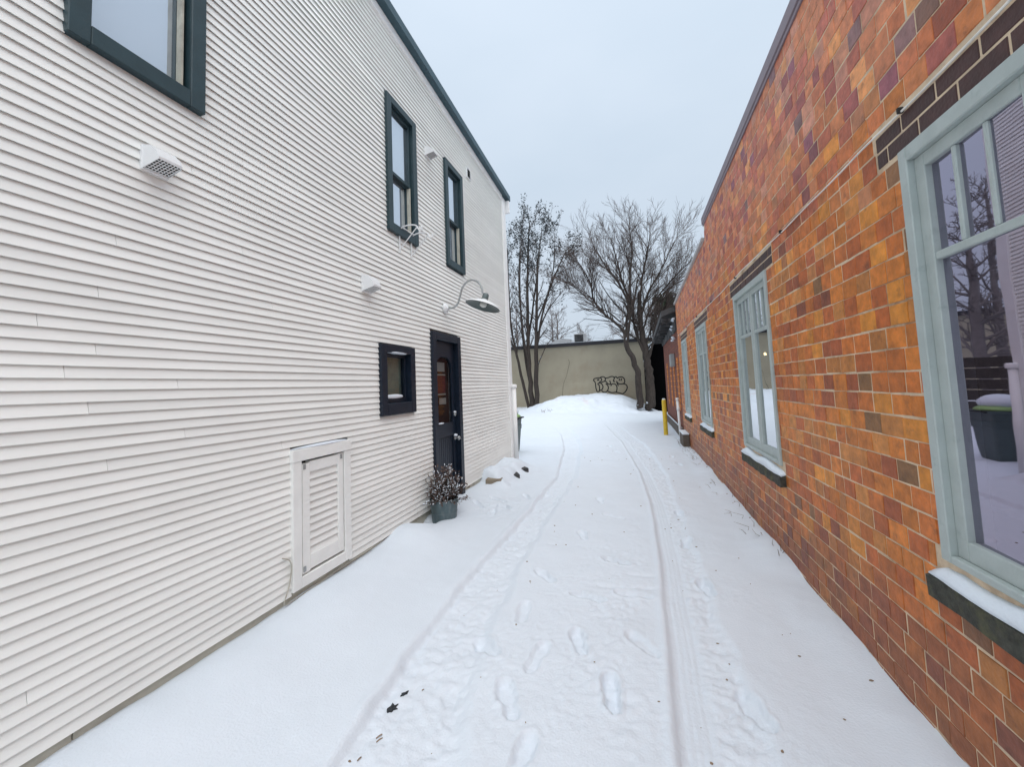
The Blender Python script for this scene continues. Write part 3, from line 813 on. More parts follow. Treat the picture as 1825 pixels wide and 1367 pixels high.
PAL = [((.50,.158,.026),36),((.45,.128,.024),32),((.40,.102,.024),22),((.30,.076,.026),9),((.58,.215,.030),9),((.23,.066,.032),3),((.22,.105,.040),3),((.49,.19,.045),8),((.40,.15,.036),7)]
PALW = [w for _, w in PAL]
trg = random.Random(21)
CH = 0.1045
tiles = []
def tcolor(y, z):
    c = trg.choices([p for p, _ in PAL], PALW)[0]
    k = trg.uniform(.94, 1.28)
    c = [v*k for v in c]
    # upper courses carry painted-in flare, paler and pinker; bottom courses a redder damp stain
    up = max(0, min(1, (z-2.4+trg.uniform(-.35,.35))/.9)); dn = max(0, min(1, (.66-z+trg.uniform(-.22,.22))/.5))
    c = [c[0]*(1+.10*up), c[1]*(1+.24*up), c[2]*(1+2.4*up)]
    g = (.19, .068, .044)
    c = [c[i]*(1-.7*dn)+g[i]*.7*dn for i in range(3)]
    return tuple(c)
row = 0; z = .03-CH
while z < 4.09:
    y = Y0B + trg.uniform(-.1, 0)
    while y < Y1B-.01:
        r = trg.random()
        w = trg.gauss(.134, .010) if r < .78 else (trg.uniform(.08,.10) if r < .86 else trg.uniform(.155,.185))
        if y+w > Y1B-.03: w = Y1B-y
        segs = [(max(y, Y0B), y+w)]
        for (a, b) in WIN:
            if WZ0-.10 < z+CH/2 < WZ1+.005:
                lo, hi = a, b
                if z+CH/2 < WZ0+.0: lo, hi = a-.06, b+.06      # sill stone
            elif WZ1 <= z+CH/2 < 2.715: lo, hi = a-.18, b+.18   # dark brick lintel
            else: continue
            ns = []
            for (p, q) in segs:
                if q <= lo or p >= hi: ns.append((p, q)); continue
                if lo-p > .015: ns.append((p, lo))
                if q-hi > .015: ns.append((hi, q))
            segs = ns
        for (p, q) in segs:
            zt = min(z+CH, topz((p+q)/2))
            if zt-z > .02: tiles.append((p, q, z, zt, row))
        y += w
    z += CH*trg.uniform(.985, 1.015); row += 1
def vis_area(p, q, z0, z1):
    P = []
    for (yy_, zz_) in ((p,z0),(q,z0),(q,z1),(p,z1)):
        d = Vector((XR, yy_, zz_))-EYE; dep = d.dot(CF)
        if dep < .1: return 0
        P.append((912.5+FPX*d.dot(CR)/dep, 643.5-FPX*d.dot(CU)/dep))
    if not all(0 <= a <= 1825 and 0 <= b <= 1367 for a, b in P): return 0
    s = 0
    for k in range(4):
        a, b = P[k], P[(k+1) % 4]; s += a[0]*b[1]-b[0]*a[1]
    return abs(s)/2
def add_tile(m, t):
    p, q, z0, z1, row = t
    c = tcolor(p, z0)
    thin = trg.random() < .22
    jl = .0010 if thin else trg.uniform(.0035, .006)
    jb = trg.uniform(.0032, .0066)
    x = XR+trg.uniform(-.0022, .0010)
    tl = trg.uniform(-.0012, .0012)
    J = lambda a=.0026: trg.uniform(-a, a)
    a, b, lo, hi = p+jl, q-jl*trg.uniform(.3,1), z0+jb, z1-jb*trg.uniform(.4,1)
    o4 = [(a+J(.001),lo+J()),(b+J(.001),lo+J()),(b+J(.001),hi+J()),(a+J(.001),hi+J())]
    e = .0022
    i4 = [(o4[0][0]+e,o4[0][1]+e),(o4[1][0]-e,o4[1][1]+e),(o4[2][0]-e,o4[2][1]-e),(o4[3][0]+e,o4[3][1]-e)]
    i = len(m.v)
    m.v += [(x+tl*(1 if k in (0,3) else -1), u, v) for k, (u, v) in enumerate(i4)]
    m.v += [(x+.0022, u, v) for (u, v) in o4]
    m.v += [(x+.03, u, v) for (u, v) in o4]
    m.f.append((i,i+1,i+2,i+3)); m.c.append(c)
    for k in range(4):
        n = (k+1) % 4
        m.f.append((i+k,i+n,i+4+n,i+4+k)); m.c.append(c)
        m.f.append((i+4+k,i+4+n,i+8+n,i+8+k)); m.c.append(c)
order = sorted(range(len(tiles)), key=lambda k: -vis_area(*tiles[k][:4]))
rest = MB()
for n, k in enumerate(order):
    if n < 300:
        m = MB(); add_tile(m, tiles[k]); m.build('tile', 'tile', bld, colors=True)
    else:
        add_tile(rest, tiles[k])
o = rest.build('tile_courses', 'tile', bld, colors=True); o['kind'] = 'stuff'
print('tiles', len(tiles))

# windows of the tile building
def casement(idx, y0, y1, glassmat):
    w = MB(); frame_ring(w, 1.152, 1.30, y0, y1, WZ0, WZ1, .050, .03, .062, .004)
    win = w.build('window', 'sage', bld)
    win['label'] = ['nearest large sage window cut by the picture edge', 'second sage casement window from the camera', 'third sage casement window from the camera', 'farthest sage window before the red brick annex'][idx]
    a, b, c, d = y0+.0505, y1-.0505, WZ0+.0305, WZ1-.0625
    mid = (a+b)/2; tr = 2.055; TL = .036 if idx == 0 else .0
    for (p, q) in ((a, mid-.004), (mid+.004, b)):
        s = MB(); frame_ring(s, 1.178, 1.218, p, q, c, d, .055, .075, .055); sash = s.build('sash', 'sage', win)
        m = MB(); m.box(1.181, 1.215, p+.0555, q-.0555, tr-.016, tr+.016, .004); m.build('transom_bar', 'sage', sash)
        gw = (q-p-.111)/3
        for k in (1, 2):
            yk = p+.0555+gw*k
            m = MB(); m.box(1.182, 1.213, yk-.010, yk+.010, tr+.0165, d-.0555, .004); m.build('muntin', 'sage', sash)
        for k in range(3):
            ya, yb_ = p+.0555+gw*k, p+.0555+gw*(k+1)
            t = rng.uniform(-.0004, .0004)
            f0, f1 = 1.195+TL*(ya-(p+q)/2)-t, 1.195+TL*(yb_-(p+q)/2)+t
            m = MB(); m.quad((f0,ya,tr),(f1,yb_,tr),(f1,yb_,d-.05),(f0,ya,d-.05)); m.build('pane', glassmat, sash)
        f0, f1 = 1.196-TL*(q-p-.1)/2, 1.196+TL*(q-p-.1)/2
        m = MB(); m.quad((f0,p+.050,c+.07),(f1,q-.050,c+.07),(f1,q-.050,tr),(f0,p+.050,tr)); m.build('pane', glassmat, sash)
    m = MB()  # room behind
    X0, X1, A, B, C_, D_ = 1.292, 3.2, y0-.3, y1+.3, .3, 2.9
    m.quad((X1,A,C_),(X1,B,C_),(X1,B,D_),(X1,A,D_)); m.quad((X0,A,C_),(X1,A,C_),(X1,A,D_),(X0,A,D_)); m.quad((X0,B,C_),(X1,B,C_),(X1,B,D_),(X0,B,D_))
    m.quad((X0,A,C_),(X1,A,C_),(X1,B,C_),(X0,B,C_)); m.quad((X0,A,D_),(X1,A,D_),(X1,B,D_),(X0,B,D_))
    m.build('room', 'room', win)
    # stone sill
    s = MB(); n = 14
    for k in range(n+1):
        y = y0-.055+(y1-y0+.11)*k/n
        i = len(s.v)
        J = lambda q=.004: rng.uniform(-q, q)
        s.v += [(1.128+J(.006), y, .655+J()), (1.128+J(.005), y, .742+J(.003)), (1.19, y, .765), (1.19, y, .66+J())]
        if k:
            for e in range(4):
                a0 = i-4+e; a1 = i-4+(e+1) % 4
                s.f.append((a0, a1, a1+4, a0+4)); s.c.append(None)
        if k in (0, n): s.f.append((i,i+1,i+2,i+3)); s.c.append(None)
    sl_ = s.build('sill', 'sill', bld)
    MB().box(1.19, 1.30, y0+.002, y1-.002, .70, WZ0-.001).build('sill_bed', 'sage', bld)
    # snow lying on it
    s = MB(); n = 30
    for k in range(n+1):
        t = k/n; y = y0-.045+(y1-y0+.09)*t
        e = min(1, min(t, 1-t)*9)**.5
        th = (.042+.012*math.sin(y*9)+.006*rng.random())*(.25+.75*e)
        ov = 1.126-.005*math.sin(y*14)-.004*rng.random()
        i = len(s.v)
        s.v += [(ov+.012,y,.742),(ov,y,.752),(ov+.002,y,.752+th*.45),(ov+.014,y,.752+th*.85),(1.148,y,.755+th),(1.168,y,.76+th*1.12),(1.195,y,.765+th*1.05),(1.195,y,.75)]
        if k:
            for q in range(8):
                a0 = i-8+q; a1 = i-8+(q+1) % 8
                s.f.append((a0, a1, a1+8, a0+8)); s.c.append(None)
        if k in (0, n): s.f.append(tuple(range(i, i+8))); s.c.append(None)
    o = s.build('sill_snow', 'snow', None, True)
    props(o, 'strip of snow on the stone sill of the '+['nearest large window at the right edge', 'second sage window from the camera', 'third sage window from the camera', 'farthest sage window'][idx], 'snow', 'snow on the window sills')
    # dark brick lintel: two courses of headers
    n = 8; W = (y1-y0+.34)
    for r_ in range(2):
        z0 = WZ1+.006+r_*.079
        y = y0-.172
        first = True
        while y < y1+.17:
            bw = .205 if not (first and r_) else .10
            first = False
            e = min(y+bw, y1+.172)
            if e-y > .03: MB().box(XR-.001, XR+.04, y+.005, e-.005, z0+.004, z0+.073, .003).build('lintel_brick', 'lintel', bld)
            y += bw
    return win
casement(0, *WIN[0], 'pane_purple'); casement(1, *WIN[1], 'pane_right'); casement(2, *WIN[2], 'pane_right'); casement(3, *WIN[3], 'pane_right')
bulb = MB(); bulb.blob((1.42, 5.06, 1.855), .014, .014, .018, 10, 6); o = bulb.build('light_bulb', 'warm', None, True)
props(o, 'small warm lit bulb seen through the second sage window', 'bulb')
cb = MB(); pts = []
for k in range(60):
    y = -1.5+12.6*k/59; pts.append((XR-.012-.004*math.sin(y*3), y, 2.706+.012*math.sin(y*1.7)*.5+.006*y-.008*math.sin(math.pi*((y*1.3) % 1))))
cb.tube(pts, .0048, 6)
cab = cb.build('wall_cable', 'cable', None, True); props(cab, 'pale cable running along the tile wall above the window lintels', 'cable')
for k in range(8):
    y = .6+1.45*k
    MB().box(XR-.024, XR-.002, y-.006, y+.006, 2.706+.006*y-.014, 2.706+.006*y+.012, .002).build('cable_clip', 'dark', cab)
# light-well frame by the pipe
lw_ = empty('light_well', (1.17, 10.6, 0), 'low grey light well frame at the tile wall by the white pipe', 'light well')
m = MB(); m.box(1.02, 1.045, 10.2, 10.95, -.05, .30, .004); m.box(1.0455, 1.16, 10.2, 10.225, -.05, .30, .004); m.box(1.0455, 1.16, 10.925, 10.95, -.05, .30, .004); m.build('well_frame', 'foundation', lw_)
m = MB(); m.box(1.01, 1.165, 10.19, 10.96, .301, .335, .012); m.build('snow', 'snow', lw_)

# ================================================================ red brick annex
anx = empty('brick_annex', (1.2, 14, 0), 'low red brick annex with a dark sagging eave beyond the tile building', 'building')
YA0, YA1, XA = 11.4, 16.9, 1.19
m = MB(); m.box(XA, 7, YA0, YA1, -.1, 3.35); m.build('wall', 'redbrick', anx)
m = MB(); m.box(XA-.05, XA-.002, YA0, YA1, -.1, .30); m.build('plinth', 'foundation', anx)
m = MB()
for k in range(12):
    y0 = YA0+.05+(YA1-YA0-.1)*k/12; y1 = YA0+.05+(YA1-YA0-.1)*(k+1)/12
    m.box(XA-.045-.02*rng.random(), XA-.002, y0, y1-.02, 2.95+.05*rng.random(), 3.34, .01)
m.build('crumbling_band', 'slate', anx)
rf = MB()
rf.v += [(.80,YA0+.02,3.36),(.80,YA1+.2,3.20),(2.8,YA1+.2,3.9),(2.8,YA0+.02,4.0),(.80,YA0+.02,3.50),(.80,YA1+.2,3.34),(2.8,YA1+.2,4.05),(2.8,YA0+.02,4.15)]
for q in [(0,1,2,3),(4,5,6,7),(0,1,5,4),(2,3,7,6),(0,3,7,4),(1,2,6,5)]: rf.f.append(q); rf.c.append(None)
rf = rf.build('roof', 'slate', anx)
for k in range(9):
    y = YA0+.3+k*.6
    MB().box(.83, XA-.05, y, y+.07, 3.22-.027*(y-YA0), 3.35-.027*(y-YA0), .005).build('rafter_tail', 'slate', rf)
for (yc, wd) in ((12.0,.28),(13.1,.22),(14.2,.24),(15.6,.26)):
    for k in range(17):
        ex = .11 if k % 2 else 0
        zz = .75+.088*k
        MB().box(XA-.014, XA+.02, yc-wd/2-ex, yc+wd/2+ex, zz, zz+.076, .004).build('quoin_brick', 'orange', anx)
m = MB(); m.box(XA-.13, XA-.003, 12.6, 13.0, 2.02, 2.40, .015)
o = m.build('meter_box', 'steel', None); props(o, 'small grey meter box on the red brick annex', 'meter box')
m = MB()
for k in range(9):
    y = YA0+.1+k*.11; m.blob((XA-.05-.05*rng.random(), y, 3.28-.16*k*rng.random()), .05, .09, .03, 8, 5)
o = m.build('eave_snow', 'snow', None, True); props(o, 'clots of snow clinging under the annex eave next to the tile parapet', 'snow', kind='stuff')
m = MB(); m.box(XA-.075, XA-.05, YA0, YA1, .302, .34, .01); o = m.build('ledge_snow', 'snow', None); props(o, 'thin line of snow on the annex plinth behind the bollard', 'snow')

# dark covered mass beside the trees
m = MB(); n = 18
def arch(k, s=1.0):
    t = math.pi*k/n
    return 1.95-1.42*s*math.copysign(abs(math.cos(t))**.5, math.cos(t)), 1.2+2.55*s*math.sin(t)**.55
for j, y in enumerate((21.15, 21.3, 22.7)):
    for k in range(n+1):
        x, zz = arch(k, .96 if j == 0 else 1)
        m.v.append((x, y, zz if 0 < k < n else -.1))
for j in range(2):
    for k in range(n):
        a = j*(n+1)+k; m.f.append((a, a+1, a+n+2, a+n+1)); m.c.append(None)
m.f.append(tuple(range(n+1))); m.c.append(None)
dk = m.build('covered_shed', 'black', None); props(dk, 'tall black covered shed with rounded snowy top between the trees and the annex', 'shed')
m = MB(); pts = []
for k in range(2, 17):
    x, zz = arch(k, 1.005); pts.append((x, 21.75, zz+.01))
m.tube(smooth_pts(pts, 3), [.05+.05*rng.random() for _ in range(3*14+1)], 8)
o = m.build('shed_snow', 'snow', None, True); props(o, 'rim of snow curving over the black covered shed', 'snow')

# ================================================================ tan building at the back
tan = empty('tan_building', (-4, 23.2, 0), 'tan stucco wall with a black roof edge and graffiti closing the lane', 'building')
def tb(x): return 23.2+.045*(x+4)   # wall line
def tbox(m, x0, x1, d0, d1, z0, z1):
    i = len(m.v)
    m.v += [(x, tb(x)+d, zz) for zz in (z0, z1) for d in (d0, d1) for x in (x0, x1)]
    for q in [(0,2,3,1),(4,5,7,6),(0,1,5,4),(2,6,7,3),(0,4,6,2),(1,3,7,5)]: m.f.append(tuple(i+k for k in q)); m.c.append(None)
m = MB(); tbox(m, -22, 6, 0, 8, -.1, 3.88); m.build('wall', 'stucco', tan)
m = MB(); tbox(m, -22.1, 6.1, -.12, 8.1, 3.882, 4.07); m.build('roof_edge', 'cap', tan)
m = MB(); tbox(m, -22.05, 6.05, -.08, 8.0, 4.072, 4.10); m.build('roof_snow', 'snow', tan)
# graffiti strokes traced as painted lines, in units of the bounding box (0..1, 0..1 from top left)
def gpt(u, v): # u: 0..380, v: 0..230 in tracing units
    x = -2.29+1.90*u/380.0; zz = 2.00-1.16*v/225.0
    return Vector((x, tb(x)-.004, zz))
STROKES = [
 [(2,40),(12,22),(40,16),(75,14),(92,22),(96,38),(88,50),(72,62),(64,70),(82,74),(100,92),(106,118),(98,140),(84,150),(66,156)],
 [(2,40),(12,50),(22,70),(24,110),(28,140),(38,165),(52,168),(62,160),(66,140),(66,118),(62,92),(50,86),(56,72)],
 [(78,14),(95,4),(118,4),(132,14),(138,34),(130,50),(112,58),(88,68)],
 [(112,58),(130,54),(146,62),(156,78),(150,88),(140,84),(158,100),(166,124),(160,150),(146,168),(124,178),(104,172),(90,160)],
 [(138,20),(170,16),(200,6),(222,6),(238,18),(234,36),(226,52),(232,62),(244,60)],
 [(156,78),(172,88),(190,90),(192,74),(186,50)],
 [(238,22),(250,10),(262,12),(272,26),(290,16),(318,14),(338,24),(350,46),(350,70),(340,86),(318,92),(296,92),(278,84),(266,70),(262,58)],
 [(262,70),(270,92),(278,112)],
 [(196,108),(204,92),(222,86),(244,92),(258,112),(262,138),(254,172),(252,182)],
 [(160,168),(190,182),(220,184),(252,182),(300,196),(322,202)],
 [(300,92),(336,92),(360,100),(374,122),(370,150),(350,180),(322,202)],
 [(50,30),(50,44)],[(64,28),(62,42)],[(296,34),(290,54)],[(318,34),(310,56)],
]
m = MB()
for st in STROKES:
    P = smooth_pts([gpt(*p) for p in st], 4) if len(st) > 2 else [gpt(*p) for p in st]
    for k in range(len(P)-1):
        a, b = P[k], P[k+1]; d = (b-a)
        if d.length < 1e-6: continue
        d.normalize(); n_ = Vector((-d.z, 0, d.x))*.031
        a2 = a-d*.010; b2 = b+d*.010; off = Vector((0, -.0004*(k % 5), 0))
        m.quad(a2-n_+off, b2-n_+off, b2+n_+off, a2+n_+off)
gf = m.build('graffiti', 'spray', tan); gf['label'] = 'black outlined bubble letter graffiti low on the tan wall'
cp = [(-3.67,3.11),(-3.62,2.9),(-3.70,2.6),(-3.78,2.3),(-3.86,2.05),(-3.98,1.8),(-4.06,1.5),(-4.10,1.2),(-4.14,.9)]
m = MB()
P = smooth_pts([(x, tb(x)-.003, zz) for x, zz in cp], 5)
for k in range(len(P)-1):
    a, b = P[k], P[k+1]; w0 = .008+.006*rng.random()
    m.quad(a+Vector((-w0,0,0)), a+Vector((w0,0,0)), b+Vector((w0,0,0)), b+Vector((-w0,0,0)))
m.build('crack', 'crack', tan)
ac = empty('roof_unit', (-2.9, 24.5, 4.15), 'grey box air conditioner on the roof of the tan building', 'air conditioner')
MB().box(-3.42, -2.66, 24.2, 24.9, 4.15, 4.72, .02).build('casing', 'coping2', ac)
m = MB()
for k in range(9): m.box(-3.34, -2.86, 24.17, 24.199, 4.22+.05*k, 4.25+.05*k)
m.build('grille', 'slate', ac)
MB().box(-3.36, -2.84, 24.19, 24.1995, 4.20, 4.67).build('grille_backing', 'dark', ac)
hb = MB(); hb.v += [(-5.6,25,4.15),(-3.7,25,4.15),(-3.7,25,4.5),(-4.4,25,4.62),(-5.6,27,4.15),(-3.7,27,4.15),(-3.7,27,4.5),(-4.4,27,4.62)]
for q in [(0,1,2,3),(4,5,6,7),(0,1,5,4),(1,2,6,5),(2,3,7,6),(3,0,4,7)]: hb.f.append(q); hb.c.append(None)
o = hb.build('roof_hatch', 'coping2', None); props(o, 'pale low skylight cover beside the rooftop air conditioner', 'skylight')

# ================================================================ trees
def rvec(r, s=1.0): return Vector((r.gauss(0, s), r.gauss(0, s), r.gauss(0, s)))
class Tree:
    def __init__(s, seed, zs=1.0):
        s.zs = zs; s.r = random.Random(seed); s.wood = MB(); s.twig = MB(); s.tips = []; s.n = 0; s.snow = MB()
    def limb(s, pts, r0, r1, sides=8, snow=0.0):
        pts = [(p[0], p[1], p[2] if p[2] < 4 else 4+(p[2]-4)*s.zs) for p in pts]
        P = smooth_pts(pts, 5)
        n = len(P); rad = [r0+(r1-r0)*k/(n-1) for k in range(n)]
        P = [p+rvec(s.r, rad[k]*.12) for k, p in enumerate(P)]
        s.wood.tube(P, rad, sides)
        if snow:
            for k in range(n-1):
                d = (P[k+1]-P[k]).normalized()
                if s.r.random() < snow and abs(d.z) < .97:
                    side = Vector((-.5, -.55, .75)).normalized()
                    a = P[k]+side*rad[k]*.8; b = P[k+1]+side*rad[k+1]*.8
                    s.snow.tube([a, (a+b)/2+Vector((0,0,.01)), b], [rad[k]*.2, rad[k]*.42, rad[k]*.2], 6)
        return P, rad
    def grow(s, p, d, L, r, lev, P):
        # P: dict with levels' parameters
        if s.n > P['max']: return
        s.n += 1
        nseg = 4 if lev < 2 else 3
        pts = [p]; q = p.copy(); dd = d.normalized()
        for k in range(nseg):
            dd = (dd + rvec(s.r, P['wob']) + Vector((0,0,P['up']))).normalized()
            q = q+dd*(L/nseg); pts.append(q.copy())
        rad = [r*(1-.62*k/nseg) for k in range(nseg+1)]
        (s.wood if r > .02 else s.twig).tube(pts, rad, 5 if r > .02 else 3, cap=False)
        if lev >= P['lev']:
            s.tips.append(pts[-1]); s.tips.append(pts[-2]); return
        nc = P['nc'][min(lev, len(P['nc'])-1)]
        for k in range(nc):
            t = (k+.6+s.r.uniform(-.3, .3))/nc
            t = .18+.82*min(1, t)
            f = t*nseg; i = min(nseg-1, int(f)); c = pts[i].lerp(pts[i+1], f-i)
            ax = (pts[i+1]-pts[i]).normalized()
            side = ax.cross(rvec(s.r)).normalized()
            ang = R(s.r.uniform(*P['ang']))
            nd = ax*math.cos(ang)+side*math.sin(ang)
            s.grow(c, nd, L*s.r.uniform(*P['lr'])*(1-.35*t), max(r*(1-.62*t)*P['rr'], P['rmin']), lev+1, P)
    def finish(s, name, loc, label, group, wood='bark', twig='twig', leaves=None, leafn=0, leafs=.05, snow=False, cat='tree'):
        root = empty(name, loc, label, cat, group)
        s.wood.build('trunk', wood, root, True, recalc=False)
        if s.twig.v: s.twig.build('crown', twig, root, True, recalc=False)
        if leaves:
            m = MB()
            for t in s.tips:
                for k in range(leafn):
                    if s.r.random() > leafs[1]: continue
                    c = t+rvec(s.r, leafs[2]); a = rvec(s.r).normalized(); b = a.cross(rvec(s.r)).normalized(); z_ = leafs[0]*s.r.uniform(.5, 1.2)
                    m.quad(c-a*z_-b*z_*.6, c+a*z_-b*z_*.6, c+a*z_+b*z_*.6, c-a*z_+b*z_*.6)
            m.build('leaf_clusters', leaves, root, recalc=False)
        if snow and s.snow.v: s.snow.build('snow', 'snow', root, True, recalc=False)['kind'] = 'stuff'
        return root

# right: vase shaped bare tree, two trunks
T = Tree(5, .82); Yt = 20.5
PR = dict(max=13000, wob=.10, up=.03, lev=3, nc=(7, 7, 6), ang=(16, 42), lr=(.42, .72), rr=.5, rmin=.0062)
def V3(*a): return Vector(a)
Lp, Lr = T.limb([(.22,Yt,.3),(.19,Yt,1.3),(.16,Yt,2.0),(0,Yt,2.75),(-.27,Yt,3.4),(-.28,Yt,4.2),(-.10,Yt+.1,5.2),(.03,Yt,6.2)], .17, .085, 9, .25)
Rp, Rr = T.limb([(.68,Yt+.3,.2),(.74,Yt+.3,1.2),(.72,Yt+.3,2.2),(.60,Yt+.3,3.3),(.45,Yt+.2,5.0),(.5,Yt+.2,6.6)], .26, .09, 9, .3)
limbs = [
 ([(-.25,Yt,4.0),(-.7,Yt-.2,4.7),(-1.3,Yt-.3,5.4),(-1.75,Yt-.3,6.3),(-1.85,Yt-.2,7.3),(-2.2,Yt-.2,8.3),(-2.5,Yt,9.0)], .075, .02),
 ([(-1.6,Yt-.3,6.0),(-2.0,Yt-.4,6.3),(-2.5,Yt-.4,7.0),(-2.8,Yt-.5,7.3)], .035, .01),
 ([(-.28,Yt,3.5),(-.1,Yt-.2,4.6),(-.05,Yt-.3,5.8),(-.5,Yt-.3,7.2),(-1.1,Yt-.4,8.4),(-1.6,Yt-.4,9.6)], .09, .018),
 ([(.03,Yt,6.0),(-.3,Yt+.2,7.4),(-.5,Yt+.3,8.8),(-.8,Yt+.3,10.4)], .07, .014),
 ([(.03,Yt,6.0),(.1,Yt-.2,7.5),(.25,Yt-.2,9.0),(.2,Yt-.2,10.6)], .07, .014),
 ([(.5,Yt+.2,6.2),(.7,Yt+.3,7.6),(1.0,Yt+.3,9.0),(1.2,Yt+.2,10.2)], .075, .014),
 ([(.47,Yt+.2,5.0),(.9,Yt-.1,6.4),(1.6,Yt-.2,7.8),(2.2,Yt-.3,9.2)], .075, .014),
 ([(.55,Yt+.2,4.2),(1.0,Yt+.1,5.6),(1.9,Yt-.1,6.9),(2.9,Yt-.2,8.0)], .07, .014),
 ([(.62,Yt+.3,3.4),(1.1,Yt+.3,4.6),(1.9,Yt+.1,5.8),(3.1,Yt,6.8)], .065, .012),
 ([(.70,Yt+.3,2.6),(1.0,Yt+.1,3.6),(1.25,Yt,4.8),(1.6,Yt,6.0),(2.4,Yt,7.2)], .085, .014),
 ([(.70,Yt+.3,2.6),(.35,Yt+.2,3.6),(.15,Yt+.3,4.6),(.2,Yt+.4,6.0),(.55,Yt+.6,8.0)], .085, .02),
 ([(.3,Yt,4.4),(-.4,Yt+.3,5.6),(-1.0,Yt+.5,6.6),(-1.5,Yt+.6,7.8)], .06, .014),
 ([(-.2,Yt,4.4),(-.9,Yt+.2,4.9),(-1.6,Yt+.3,5.1),(-2.4,Yt+.3,5.3)], .045, .010),
 ([(1.0,Yt,5.6),(1.9,Yt,6.6),(2.9,Yt-.1,7.2),(3.5,Yt-.1,7.6)], .04, .010),
 ([(.9,Yt,5.0),(1.7,Yt+.2,5.5),(2.6,Yt+.2,5.9),(3.4,Yt+.2,6.1)], .04, .010),
 ([(-.5,Yt,4.8),(-1.2,Yt-.2,5.6),(-2.0,Yt-.2,5.9),(-2.8,Yt-.3,6.4)], .04, .010),
 ([(.7,Yt+.3,3.0),(1.3,Yt+.2,3.9),(2.0,Yt+.2,4.8),(3.0,Yt+.2,5.6)], .05, .010),
]
for k, (pts, r0, r1) in enumerate(limbs):
    P, rad = T.limb(pts, r0, r1, 6, .45 if k > 8 else .18)
    n = len(P)
    for j in range(int(n*.22), n):
        for _ in range(2 if j % 2 else 1):
            ax = (P[min(j+1, n-1)]-P[max(j-1, 0)]).normalized()
            side = ax.cross(rvec(T.r)).normalized(); an = R(T.r.uniform(15, 48))
            T.grow(P[j], ax*math.cos(an)+side*math.sin(an)+Vector((0,0,.15)), T.r.uniform(.9, 1.9), max(rad[j]*.5, .011), 1, PR)
T.finish('bare_tree', (.5,Yt,.2), 'spreading bare tree with two dark trunks right of the graffiti', 'bare trees by the tan wall', snow=True)

# left: clump of upright stems with seed clusters at the top
T = Tree(9, .90); Yt = 21.4
PR = dict(max=6000, wob=.10, up=.05, lev=3, nc=(6, 5, 4), ang=(18, 50), lr=(.38, .62), rr=.5, rmin=.0065)
stems = [
 ([(-5.72,Yt,.3),(-6.02,Yt,1.9),(-6.36,Yt,3.7),(-6.58,Yt,5.2),(-6.62,Yt,7.8),(-6.6,Yt,10.3)], .10, .02),
 ([(-5.50,Yt,.3),(-5.60,Yt,2.2),(-5.62,Yt,4.1),(-5.5,Yt,7.6),(-5.36,Yt,10.2),(-5.2,Yt,11.8)], .16, .02),
 ([(-5.26,Yt-.1,.3),(-5.18,Yt-.1,2.8),(-5.10,Yt-.1,4.4),(-4.98,Yt,7.0),(-4.8,Yt,9.4),(-4.5,Yt,11.2)], .15, .02),
 ([(-5.58,Yt+.1,1.6),(-5.9,Yt+.3,3.3),(-6.05,Yt+.4,5.4),(-6.15,Yt+.5,8.0),(-6.0,Yt+.5,10.4)], .09, .018),
 ([(-5.56,Yt,2.6),(-5.8,Yt-.2,4.4),(-5.85,Yt-.4,7.0),(-5.7,Yt-.5,9.6),(-5.6,Yt-.4,11.4)], .07, .015),
 ([(-5.14,Yt,3.6),(-4.7,Yt-.2,5.6),(-4.1,Yt-.3,7.4),(-3.5,Yt-.3,8.8),(-3.1,Yt-.3,9.6)], .075, .015),
 ([(-5.10,Yt,4.4),(-4.6,Yt+.3,5.8),(-4.1,Yt+.4,6.6),(-3.5,Yt+.5,7.3)], .055, .012),
 ([(-5.56,Yt,4.4),(-5.3,Yt+.3,6.4),(-5.0,Yt+.3,8.4),(-4.9,Yt+.3,10.6)], .07, .014),
 ([(-6.3,Yt,3.4),(-6.9,Yt+.1,5.2),(-7.2,Yt+.1,7.4),(-7.2,Yt,9.2)], .06, .014),
 ([(-5.05,Yt,5.4),(-4.3,Yt,7.2),(-3.9,Yt,9.0),(-3.8,Yt,10.6)], .05, .012),
]
for k, (pts, r0, r1) in enumerate(stems):
    P, rad = T.limb(pts, r0, r1, 7)
    n = len(P)
    for j in range(int(n*.35), n):
        ax = (P[min(j+1, n-1)]-P[max(j-1, 0)]).normalized()
        side = ax.cross(rvec(T.r)).normalized(); an = R(T.r.uniform(22, 55))
        T.grow(P[j], ax*math.cos(an)+side*math.sin(an)+Vector((0,0,.2)), T.r.uniform(.8, 1.5), max(rad[j]*.45, .010), 1, PR)
# the low bent branch reaching over the wall
P, rad = T.limb([(-5.18,Yt-.1,2.5),(-4.9,Yt-.2,3.1),(-4.4,Yt-.4,3.9),(-3.9,Yt-.5,4.3),(-3.0,Yt-.6,4.7),(-2.2,Yt-.7,5.2)], .035, .008, 6, .5)
T.tips = [t for t in T.tips if t.z > 8.2 or T.r.random() < .30]
T.finish('alder_clump', (-5.5,Yt,.3), 'upright multi stemmed tree with dark seed clusters, nearest the white house corner', 'bare trees by the tan wall', leaves='leafdark', leafn=2, leafs=(.045, .62, .09), snow=True)

